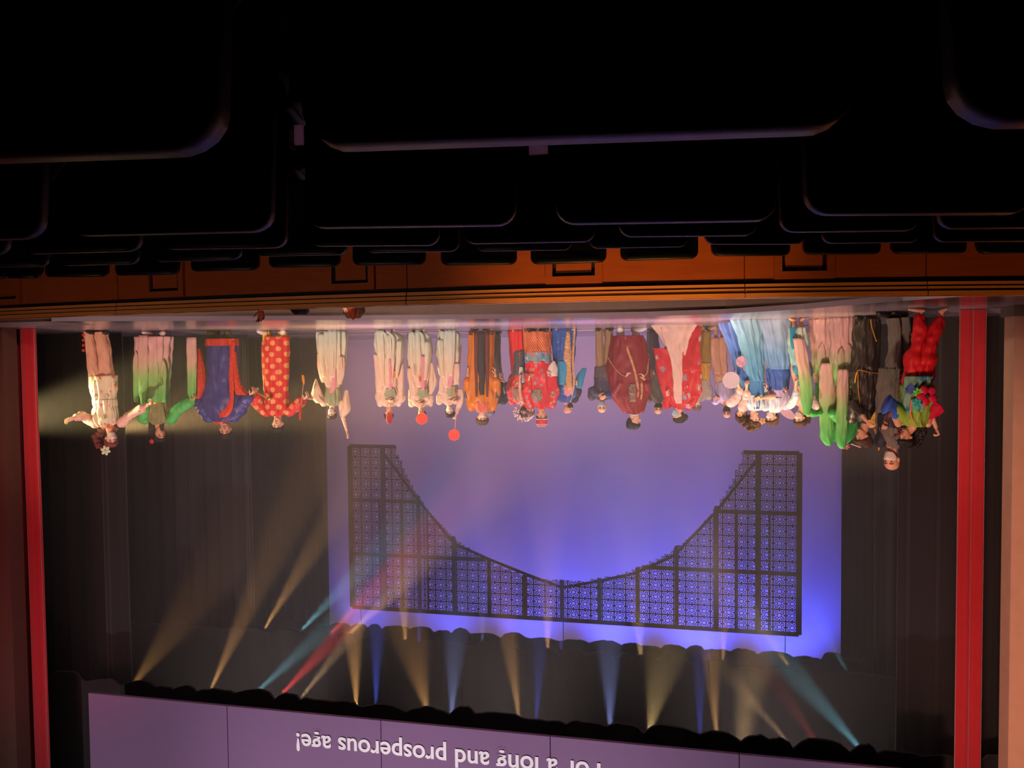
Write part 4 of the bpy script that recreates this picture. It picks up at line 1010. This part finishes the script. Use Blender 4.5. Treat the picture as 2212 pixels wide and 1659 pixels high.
# P17
m_fr = M_('red_coat_silver_flowers', (206, 16, 44), .5, pat=('floral', [(150, 140, 160), (190, 170, 180)], 5.5, .26), bump=(5, .3)); m_bw = M_('blush_train', (236, 196, 184), .6, bump=(6, .25))
p = Person('person in red coat with silver flowers over a trailing blush white gown', (1460, 703), (1464, 880), (1466, 812), (1466, 898, 29, -78),
           by=-15, aL=[(1446, 852, .03), (1438, 850, .14)], aR=[(1504, 846, .0), (1496, 815, .06)], feet=[(1450, 703), (1475, 703)], skin=m_skinp, mouth=False)
p.cloth('gown_train', m_bw, [(701,1408,1513,.22),(712,1416,1506,.21),(730,1428,1496,.19),(760,1438,1490,.17),(800,1446,1484,.15),(840,1450,1480,.13)], .17, .02, 9, .05)
p.cloth('coat', m_fr, [(752,1410,1452,.14,-.02),(762,1413,1500,.17,-.02),(800,1420,1514,.18,-.02),(840,1428,1514,.18,-.02),(862,1438,1508,.16,-.01),(876,1452,1490,.12,0),(884,1460,1474,.07,0)], .18, -.02, 6, .04)
p.cloth('coat_panel', m_fr, [(707,1483,1511,.05),(730,1482,1510,.05),(752,1468,1508,.06),(770,1460,1510,.07),(800,1462,1512,.08)], .07, .12, 3, .04)
p.cloth('front_panel', m_bw, [(708,1424,1490,.03),(745,1434,1476,.03),(780,1445,1467,.03),(820,1450,1468,.03),(850,1451,1468,.03),(870,1456,1468,.03)], .03, .165, seg=24)
p.sleeve(1, m_fr, (.10, .10, .09), .6); p.sleeve(0, m_fr, (.085, .07, .06), .4); p.mask(m_maskb); p.hair(m_hairb, .050, .0, -.09, .02)
p.ball('hair_bun', m_hairb, p.hp(0, -.115, .03), .055, .3)

# P18
p = Person('grey haired person in mustard trousers and white jacket behind the floral red coat', (1526, 705), (1510, 862), (1522, 800), (1505, 874, 25, -18),
           aR=[(1532, 838, .0), (1520, 822, .06)], feet=[(1518, 705), (1532, 705)], mouth=False)
p.cloth('trousers', M_('mustard_cotton', (176, 140, 60), .8, bump=(7, .5)), [(716,1516,1534),(750,1513,1534),(786,1508,1532)], .10, 0)
p.cloth('tunic', M_('yellow_tunic', (226, 180, 60), .7, bump=(7, .5)), [(784,1505,1533),(800,1510,1531),(822,1512,1531)], .115, 0, 4, .04); p.cloth('jacket', M_('grey_white_jacket', (186, 170, 162), .8, bump=(8, .5)), [(820,1500,1532),(842,1496,1533),(856,1498,1530),(866,1504,1518)], .12, 0)
p.sleeve(1, M_('stone_sleeve', (190, 176, 168), .8)); p.sleeve(0, m_gr2); p.mask(m_maskw); p.hair(m_hairg, .055, .0, -.06, .014); p.shoes(M_('tan_shoe', (176, 150, 100), .6), 1.2)

# P19
m_pe = M_('peach_dress', (226, 170, 140), .7, bump=(6, .3)); m_lil = M_('lilac_chiffon', (206, 190, 226), .7, bump=(9, .3))
p = Person('bald person with black mask beside peach dress panels, one open hand stretched out sideways', (1562, 706), (1578, 874), (1566, 815), (1580, 892, 27, -22),
           aL=[(1572, 856, .02), (1550, 862, .12)], feet=[(1556, 706), (1570, 706)], mouth=False, curl=(.05, .5), root=None)
p.cloth('peach_panel', m_pe, [(729,1542,1560,.06),(765,1545,1563,.06),(808,1552,1566,.06)], .06, .05, 3, .05); p.cloth('peach_panel', m_pe, [(728,1558,1576,.06),(765,1560,1578,.06),(808,1564,1580,.06)], .06, .04, 3, .05)
p.cloth('dress', m_pe, [(735,1548,1578),(800,1552,1582),(830,1556,1586),(856,1560,1592),(870,1566,1588),(876,1574,1584)], .11, -.03); p.cloth('chiffon_shawl', m_lil, [(825,1558,1590,.11),(850,1556,1594,.12),(868,1566,1590,.11)], .12, 0, 5, .06)
p.sleeve(0, m_lil, (.075, .07, .05), .3); p.sleeve(1, m_lil); p.mask(m_maskk); p.o.location = p.o.location - p.tc*.3

# P20..P23
def skyg(a, b, c): return M_('sky_silk', (110, 170, 220), .6, grad=[(0, a), (.5, b), (1.1, c)], bump=(8, .35))
m_s1 = skyg((110, 140, 210), (60, 110, 190), (60, 100, 180)); m_s2 = skyg((170, 214, 235), (110, 180, 214), (60, 130, 190)); m_s3 = skyg((190, 214, 240), (130, 180, 224), (70, 130, 200))
m_s4 = skyg((226, 232, 200), (150, 206, 210), (120, 214, 224)); m_ice = M_('ice_blue_chiffon', (206, 224, 240), .6, bump=(10, .4)); m_blush = M_('blush_chiffon', (232, 200, 196), .6, bump=(10, .4))
p = Person('person in deep blue dress with warm lit face, holding a pale round fan low', (1596, 692), (1604, 876), (1602, 812), (1602, 895, 30, -15),
           aL=[(1600, 852, .06), (1586, 826, .16)], aR=None, feet=[(1592, 692), (1606, 692)], leg=.045, tw=.75, skin=m_skinp)
p.cloth('skirt', m_s1, [(696,1556,1622),(720,1564,1620),(760,1580,1620),(800,1588,1622),(822,1592,1618)], .16, -.03, 10, .08)
p.cloth('bodice', m_s2, [(812,1592,1620),(842,1590,1620),(862,1590,1618),(874,1598,1612)], .12, 0, 4, .03); p.sleeve(0, m_blush, (.085, .075, .06), .5); p.sleeve(1, m_s2)
p.hair(m_hairn, .055, -.03, -.09, .028, .02); p.ball('hair_knot', m_hairn, p.hp(0, -.06, .12), .05, .3)
m_pf = M_('pale_fan', (206, 190, 200), .6); m_plf = M_('lilac_fan', (206, 160, 196), .6, pat=('floral', [(236, 190, 150), (240, 180, 210)], 18, .4))
def dfan(p, c, r, c2, mt, yaw, lab, f=.2, asp=1, roll=0):
    o = empty('round_fan', p.root+p.L(c[0], c[1], f), lab, 'fan'); B = Vector(o.location)-p.root
    nn = p.tc*math.cos(R(yaw))+p.pr*math.sin(R(yaw)); u = p.pr*math.cos(R(yaw))-p.tc*math.sin(R(yaw)); v = Vector((0, 0, 1))
    u, v = u*math.cos(R(roll))+v*math.sin(R(roll)), v*math.cos(R(roll))-u*math.sin(R(roll))
    rs = [[nn*tt+u*math.cos(a)*r+v*math.sin(a)*r*asp for a in [2*math.pi*j/48 for j in range(48)]] for tt in (-.005, .005)]
    MB().rings(rs).build('fan_leaf', mt, o, smooth=False)
    rs = []
    for k2 in range(41):
        a = 2*math.pi*k2/40; c_ = u*math.cos(a)*r+v*math.sin(a)*r*asp
        rs.append([c_*(1+.05*math.cos(b))+nn*.007*math.sin(b) for b in [2*math.pi*j/6 for j in range(6)]])
    MB().rings(rs, cap=False).build('fan_rim', m_pf, o)
    e = p.L(c2[0], c2[1], f)-B; MB().tube([e*.4, e], [.006, .007], 8).build('fan_handle', m_stick, o)
dfan(p, (1571, 820), .115, (1588, 826), m_pf, -15, 'large pale round fan at hip height in front of the peach dress', .2)
dfan(p, (1592, 781), .078, (1598, 800), m_plf, 10, 'small pink and lilac round fan low against the deep blue skirt', .22)
p = Person('person with curly upswept brown hair and ice blue shoulder in a teal blue dress', (1640, 691), (1628, 886), (1636, 815), (1628, 905, 30, 30),
           aL=[(1612, 862, .04), (1606, 832, .14)], aR=[(1648, 862, .0), (1652, 836, .05)], feet=[(1630, 691), (1650, 691)], skin=m_skinp)
p.cloth('skirt', m_s2, [(690,1578,1640),(720,1590,1642),(760,1600,1644),(800,1608,1646),(822,1616,1648)], .15, .05, 10, .09)
p.cloth('bodice', m_s2, [(812,1614,1650),(845,1610,1650),(868,1608,1646),(882,1618,1640)], .12, .02, 4, .03); p.cloth('shawl', m_ice, [(852,1606,1646,.11),(872,1608,1650,.12),(886,1616,1642,.09)], .12, .03, 5, .05)
p.sleeve(0, m_blush, (.085, .08, .065), .6); p.sleeve(1, m_ice); p.hair(m_hairn, .052, -.02, -.08, .032, .03)
for c_ in ((1612,916),(1622,924),(1634,920),(1606,908)): p.ball('curl', m_hairn, p.L(c_[0], c_[1], 0), .055, .7)
p.flower('hair_flower', p.L(1642, 908, .1), .05, M_('petal_gold', (216, 160, 110)), m_gold, 5)
p = Person('masked person in sky blue dress with hair bun, reaching one bare arm sideways', (1684, 691), (1670, 882), (1682, 815), (1667, 903, 31, -55),
           by=-10, aL=[(1664, 853, .18), (1626, 860, .22)], aR=[(1694, 856, .0), (1690, 842, .14)], feet=[(1676, 691), (1696, 691)], skin=m_skinp, mouth=False, curl=(.2, .4))
p.cloth('skirt', m_s3, [(691,1618,1714),(702,1622,1712),(740,1634,1708),(780,1646,1704),(797,1652,1700)], .19, .06, 14, .07)
p.cloth('peplum', m_s1, [(796,1650,1702),(815,1656,1702),(842,1662,1698)], .14, .05, 10, .06)
p.cloth('bodice', m_lil, [(838,1660,1700),(858,1656,1700),(872,1654,1694),(882,1662,1682)], .13, .03, 4, .04); p.cloth('shawl', m_ice, [(858,1650,1690,.12),(876,1652,1688,.12),(890,1660,1680,.08)], .12, .05, 6, .06)
p.sleeve(1, m_lil, (.085, .08, .06), .4); p.mask(m_maskw); p.hair(m_hairn, .050, .0, -.08, .022); p.ball('hair_bun', m_hairn, p.hp(0, -.10, .0), .062, .3)
dfan(p, (1698, 892), .115, (1690, 850), M_('mauve_fan', (206, 160, 180), .6), -12, 'mauve oval fan tilted beside the masked head with the hair bun', .05, .5, 35)
p = Person('barefoot masked person with long brown hair, white bodice and pale teal skirt', (1725, 687), (1735, 882), (1728, 806), (1728, 904, 32, -50),
           by=-25, aL=[(1716, 856, .05), (1712, 826, .12)], aR=[(1748, 850, .0), (1744, 815, .05)], feet=[(1716, 687), (1730, 687)], skin=m_skinp, mouth=False)
p.cloth('skirt', m_s4, [(708,1708,1738),(740,1706,1743),(770,1708,1741),(792,1713,1738)], .15, 0, 8, .08); p.cloth('sash', m_tl, [(782,1716,1744),(796,1712,1750),(812,1718,1748),(834,1722,1738)], .13, .03, 5, .06)
p.cloth('teal_drape', m_tl, [(708,1700,1715,.03),(730,1700,1708,.03),(755,1704,1712,.03)], .04, .12, 3, .08)
p.cloth('bodice', m_shoeW, [(826,1724,1744),(850,1722,1748),(868,1722,1750),(880,1728,1744)], .11, 0); p.sleeve(0, m_ice, (.07, .06, .05), .4); p.sleeve(1, m_shoeW, (.07, .06, .05), .4)
p.mask(m_maskw); p.hair(m_hairn, .055, -.02, -.09, .024); p.cloth('long_hair', m_hairn, [(838,1746,1750),(860,1744,1753),(890,1738,1754),(915,1734,1750)], .05, -.02, 3, .08, seg=28)

# P24, P25
p = Person('green ombre dancer with head hidden behind a raised sleeve, other arm stretched sideways', (1772, 689), (1786, 888), (1776, 812), (1791, 922, 31, -30),
           aL=[(1752, 886, .25), (1716, 888, .50)], aR=[(1797, 918, .06), (1780, 944, .16)], feet=[(1764, 689), (1782, 689)])
p.cloth('skirt', m_gr, [(688,1752,1792),(730,1753,1791),(770,1756,1790),(800,1760,1794),(835,1766,1796)], .16, 0, 12, .07); petals(p, (1766, 1784), (740, 742), 840, 15, .16)
p.cloth('bodice', m_grs, [(828,1764,1798),(855,1764,1802),(876,1770,1802),(888,1780,1794)], .12, 0)
p.sleeve(0, m_grs, (.085, .075, .06), .95, wr=.10); p.sleeve(1, m_grs, (.085, .08, .085), .95)
p.cloth('water_sleeve', wsgrad(.30, 1.35), [(733,1684,1704),(780,1690,1715),(830,1698,1722),(870,1702,1720),(890,1706,1716)], .035, .56, 4, .07, seg=32)
p.cloth('water_sleeve', wsgrad(.58, 1.75), [(784,1759,1786),(830,1757,1792),(880,1757,1788),(930,1758,1784),(950,1763,1784),(958,1770,1780)], .05, .24, 5, .07, seg=36)
p.tube('raised_sleeve', m_grs, [(1778,948,.2,.05),(1790,936,.18,.07),(1798,910,.14,.08),(1800,885,.05,.08)], .9, wr=.08)
p.hair(m_hairb, .06, -.03, -.10, .02); p.ball('hair_bun', m_hairb, p.hp(0, -.02, .13), .05, .2)
p = Person('green ombre dancer with gold sash and jewelled dark hair, one sleeve held up', (1822, 686), (1826, 902), (1822, 816), (1830, 936, 31, -22),
           aL=[(1834, 925, .06), (1806, 955, .16)], aR=[(1846, 885, .02), (1836, 855, .10)], feet=[(1812, 686), (1834, 686)])
p.cloth('skirt', m_gr, [(686,1791,1853),(730,1793,1849),(775,1797,1843),(810,1802,1842),(834,1808,1842)], .17, 0, 14, .06); petals(p, (1806, 1822, 1838), (752, 744, 748), 836, 17, .17)
p.cloth('bodice', m_sage, [(828,1810,1844),(850,1808,1846),(880,1810,1848),(896,1818,1840),(903,1824,1832)], .125, 0); p.cloth('gold_sash', m_gold, [(842,1811,1844),(850,1811,1845)], .135, .01)
p.sleeve(0, m_grs, (.085, .08, .085), .95); p.sleeve(1, m_grs, (.08, .075, .06), .5)
p.cloth('water_sleeve', wsgrad(.60, 1.70), [(797,1793,1815),(840,1792,1816),(900,1790,1814),(940,1790,1812),(956,1792,1810),(964,1798,1806)], .05, .26, 5, .06, seg=36)
p.tube('raised_sleeve', m_grs, [(1804,955,.2,.05),(1818,942,.18,.075),(1834,918,.12,.085),(1840,896,.05,.08)], .9, wr=.08)
p.hair(m_hairb, .06, -.03, -.09, .02, .01); p.ball('hair_bun', m_hairb, p.hp(0, -.03, .135), .06, .3)
p.flower('hair_flower', p.L(1822, 962, .10), .05, M_('petal_rose', (200, 100, 130)), m_prl, 6, label='rose coloured jewelled hair flower')
mb = MB(); [mb.ball(p.L(1831+i*3.2, 957+i*1.1, .12), .011, None, 7, 5) for i in range(7)]; mb.build('hairpin', m_prl, p.o)

# P26
m_bs = M_('black_satin', (44, 34, 32), .42, bump=(4, .3), spec=.6)
p = Person('person in black satin with gold cord trim, both hands raised at the face', (1868, 682), (1872, 912), (1868, 822), (1864, 943, 36, -72),
           by=-15, aL=[(1834, 872, .14), (1850, 910, .36)], aR=[(1900, 874, .12), (1884, 910, .36)], feet=[(1856, 682), (1882, 682)], curl=(.5, .5))
p.cloth('skirt', m_bs, [(690,1852,1896),(705,1848,1899),(750,1845,1899),(790,1841,1898),(810,1840,1898)], .17, 0, 7, .05)
p.cloth('satin_jacket', m_bs, [(800,1837,1900),(840,1842,1898),(862,1846,1893),(885,1840,1898),(902,1848,1894),(914,1862,1882)], .16, 0, 6, .04)
p.tube('gold_cord', m_gold, [(1838,826,.12,.010),(1841,800,.17,.010),(1862,803,.19,.011),(1896,808,.16,.011),(1891,812,.17,.010),(1886,836,.18,.008)], 1, 8)
p.tube('gold_cord', m_gold, [(1867,692,.19,.012),(1870,712,.19,.010),(1879,738,.19,.007)], 1, 8)
p.tube('gold_cord', m_gold, [(1841,804,.17,.008),(1843,850,.17,.008),(1848,895,.18,.008)], 1, 8)
p.sleeve(0, m_bs, (.075, .07, .05), .6); p.sleeve(1, m_bs, (.075, .07, .05), .6)
p.shoes(m_shoeK, 1.1); p.hair(m_hairn, .050, -.01, -.09, .026, .015); p.ball('hair_bun', m_hairn, p.hp(0, -.075, .085), .075, .3)
p.tube('hair_ornament', m_gold, [(1880,925,.12,.013),(1888,938,.08,.015),(1896,958,.03,.016),(1898,972,0,.012)], .6, 10)
o = empty('gold_tray', p.root+p.L(1866, 893, .42), 'gold oval tray with its gleam put in as bright yellow in front of black satin', 'tray'); B = Vector(o.location)-p.root
m_gl = M_('gold_gleam_yellow', (255, 205, 90), .35, metal=.0, var=0, spec=1.0)  # bright non-metal yellow; the polished gleam is put into the colour
dg_ = (p.L(1884,868,.30)-p.L(1850,912,.30)).normalized(); sd = p.tc.cross(dg_).normalized(); nn = (p.tc*1+p.pr*-.7+Vector((0,0,.1))).normalized(); nn = (nn-dg_*nn.dot(dg_)).normalized(); sd = nn.cross(dg_)
rs = [[dg_*math.cos(a)*.155*s_+sd*math.sin(a)*.065*s_+nn*h_ for a in [2*math.pi*j/36 for j in range(36)]] for s_, h_ in ((.2, .0), (.8, .004), (.95, .02), (1.0, .026), (1.0, .018), (.9, -.006), (.2, -.01))]
MB().rings(rs).build('tray_plate', m_gl, o)
MB().tube([dg_*.10-nn*.03, dg_*.0-nn*.05, -dg_*.10-nn*.03], [.012, .014, .012], 10).build('tray_handle', m_gold, o)

# P27
m_lin = M_('grey_linen', (110, 104, 98), .85, bump=(6, .5)); m_nv = M_('navy_robe', (34, 32, 46), .7, bump=(8, .5))
p = Person('tall bald person in grey and navy robe, white mask and long beads', (1925, 673), (1926, 962), (1932, 835), (1926, 993, 45, -48),
           by=-10, aL=[(1914, 902, .04), (1928, 886, .18)], aR=[(1948, 902, .0), (1940, 882, .16)], feet=[(1928, 673), (1948, 672)], fy=(-70, -50), knees=[(1928, 750, .05), (1948, 750, .0)], leg=.055, sw=.115, mouth=False)
p.cloth('trouser_leg', m_lin, [(688,1913,1936),(710,1917,1937),(750,1918,1940),(790,1910,1938),(815,1905,1936)], .11, .05, 4, .04); p.cloth('trouser_leg', m_lin, [(686,1934,1962),(710,1936,1963),(750,1938,1962),(790,1934,1958),(815,1930,1956)], .12, 0, 4, .04)
p.cloth('robe', m_lin, [(795,1903,1958),(830,1899,1956),(860,1897,1956),(900,1897,1957),(930,1899,1952),(950,1908,1944),(962,1918,1934)], .16, 0, 5, .04)
p.cloth('navy_vest', m_nv, [(893,1897,1956,.17),(910,1896,1957,.175),(922,1898,1956,.17)], .17, .01, 8, .05); p.cloth('collar', m_lin, [(945,1912,1944,.10),(960,1916,1940,.10),(968,1920,1938,.08)], .1, .01)
p.sleeve(0, m_nv, (.07, .07, .06), .7); p.sleeve(1, m_nv, (.07, .07, .06), .7); p.mask(m_maskw); p.shoes(m_shoeK, 1.15)
P_ = [(1925,935,.17),(1921,905,.20),(1920,870,.22),(1922,840,.22),(1924,815,.22),(1929,812,.22),(1933,840,.22),(1933,870,.22),(1931,905,.20),(1930,935,.17),(1942,950,.10),(1946,960,-.05),(1928,965,-.12),(1914,958,-.05),(1914,945,.10),(1925,935,.17)]
mb = MB(); Q = crom([tuple(p.L(*a)) for a in P_], 10); last = None
for q_ in Q:
    v = Vector(q_)
    if last is None or (v-last).length > .021: mb.ball(p.root+v, .0135, None, 8, 6); last = v
thing_mesh('prayer_beads', mb, M_('wooden_bead', (112, 44, 30), .35, spec=.7), 'long strand of reddish brown wooden beads on the tall bald person', 'beads', p.root+p.L(1926, 870, .2))

# P28
m_rt = M_('scarlet_cotton', (206, 12, 22), .65, bump=(6, .5)); m_lg = M_('lime_green_top', (140, 176, 60), .65, bump=(7, .3)); m_cr = M_('crimson_silk', (200, 18, 60), .55, bump=(6, .2))
p = Person('barefoot person in scarlet trousers and lime green top with a huge crimson flower', (1985, 665), (1972, 925), (1974, 822), (1957, 946, 37, -62, 15),
           by=-12, aL=[(1918, 882, .08), (1888, 914, .22)], aR=[(2008, 886, .0), (2021, 932, .04)], feet=[(1988, 666), (2034, 667)], fy=(-85, -10), knees=[(1980, 748, .03), (2001, 752, .04)], leg=.055, tw=.74, curl=(.95, .95))
p.tube('trouser_leg', m_rt, [(1969,822,0,.10),(1972,785,.01,.10),(1980,748,.03,.085),(1985,715,.02,.072),(1986,686,.0,.055)], 1.0, 20, wr=.09, per=8)
p.tube('trouser_leg', m_rt, [(1996,822,0,.105),(1996,785,.02,.105),(2001,752,.04,.09),(2014,718,.03,.072),(2031,692,.0,.054)], 1.0, 20, wr=.09, per=8)
p.cloth('trouser_seat', m_rt, [(782,1968,2010),(800,1958,2013),(825,1955,2013),(840,1958,2006)], .13, -.02)
m_ap = M_('floral_apron', (120, 160, 130), .6, pat=('floral', [(60, 150, 170), (110, 200, 90), (70, 90, 160)], 7, .42))
p.cloth('top', m_lg, [(832,1950,2012),(860,1947,2010),(885,1946,2002),(905,1943,1999),(920,1955,1991)], .155, 0, 4, .03)
p.cloth('apron', m_ap, [(812,1950,2004,.10),(830,1948,2002,.11),(860,1945,1996,.12),(888,1944,1988,.11)], .11, .07, 5, .03)
p.flower('crimson_flower', p.L(1979, 852, .21), .118, m_cr, m_bk, 5, label='huge crimson flower with dark veins'); p.flower('teal_flower', p.L(1958, 868, .22), .06, M_('petal_teal', (50, 190, 190)), m_gold, 6); p.flower('lime_flower', p.L(1960, 845, .22), .055, M_('petal_lime', (110, 220, 60)), m_gold, 6)
p.tube('collar_cord', M_('coral_cord', (232, 130, 110)), [(1950,862,.19,.008),(1950,890,.17,.008),(1957,905,.14,.008),(1960,918,.1,.009),(1976,914,.08,.008)], 1, 8)
p.tube('sleeve', m_cr, [(1988,906,0,.055),(2000,897,0,.07),(2012,886,.01,.075),(2023,876,.01,.08)], 1.2, 18, label='crimson flared sleeve', ends=False, wr=.05)
p.tube('sleeve', m_lg, [(1956,906,0,.06),(1944,896,.03,.075),(1928,884,.06,.085)], .9, 18, label='green sleeve top')
p.tube('sleeve_end', M_('blue_ombre', (60, 100, 200), .6), [(1934,888,.06,.048),(1920,880,.09,.054),(1903,872,.12,.062)], 1.9, 18, label='blue flared sleeve end', ends=False, wr=.05)
p.hair(m_hairb, .052, .0, -.10, .026, .012); p.cloth('long_hair', m_hairb, [(912,1978,2000),(930,1974,2004),(950,1972,1996),(966,1966,1986)], .09, -.05, 3, .06, seg=28)

# pit musicians, seen over the pit wall
def pit(label, x, y, d, hair, sk, hh, arm=None):
    top = atd(x, y, d); root = Vector((top.x, top.y, top.z-1.25))
    sp = FPX/d
    yy = lambda m_: y-m_*sp
    p = Person(label, (x, y), (x, yy(.27)), (x, yy(.82)), (x, yy(.115), hh, 180), root=root, d=d, aR=arm, eyes=False, feet=[(x-10, yy(1.2)), (x+10, yy(1.2))], skin=sk)
    p.hair(hair, .05, -.02, -.08, .02, .02); p.cloth('black_shirt', m_bk, [(yy(.85), x-38, x+38), (yy(.6), x-36, x+36), (yy(.36), x-44, x+44), (yy(.27), x-16, x+16)], .14, 0); p.sleeve(0, m_bk); p.sleeve(1, m_bk)
    return p
p = pit('fair haired person with an orange tuft, head just above the wooden pit wall', 764, 684, 7.4, M_('hair_fair', (226, 160, 120), .5, bump=(60, .6)), m_skinp, 54)
p.tube('orange_tuft', M_('orange_tuft', (244, 96, 50), .5), [(765,668,.10,.05),(766,680,.10,.035),(767,690,.09,.012)], .6, 12)
pit('dark haired person in the pit, top of the head just above the wooden wall', 648, 678, 7.4, m_hairb, m_skin, 50)
p = Person('person in the pit raising an arm and hand coloured as orange lit above the wooden wall', (570, 600), (600, 615), (600, 480), (603, 640, 44, 180), root=atd(600, 640, 7.0)-Vector((0, 0, 1.1)), d=7.0,
           aL=[(562, 590, 0), (568, 680, .05)], eyes=False, feet=[(590, 400), (610, 400)], skin=M_('skin_orange_glow', (224, 120, 90), .5), curl=(.2, .5), palm=(Vector((0, -1, 0)), None))  # orange light on the arm is put into this skin colour
p.cloth('black_shirt', m_bk, [(470,562,638),(540,564,636),(595,556,644),(615,584,616)], .14, 0); p.sleeve(0, m_bk, to=.45); p.sleeve(1, m_bk); p.hair(m_hairb, .05, -.02, -.08, .02)
# ------------------------------------------------------------------ haze over the stage
mt = bpy.data.materials.new('haze'); mt.use_nodes = True; nt = mt.node_tree; nt.nodes.clear()
vo = nt.nodes.new('ShaderNodeVolumeScatter'); vo.inputs['Density'].default_value = .030; vo.inputs['Anisotropy'].default_value = .25
vo.inputs['Color'].default_value = (1, .95, .93, 1)
ot = nt.nodes.new('ShaderNodeOutputMaterial'); nt.links.new(vo.outputs[0], ot.inputs['Volume'])
hz = MB().box((-7.2, 9.9, .012), (13.2, 19.9, 9.4)).build('stage_haze', mt, smooth=False)
tag(hz, 'thin theatrical haze drifting over the whole stage', 'haze', kind='stuff')
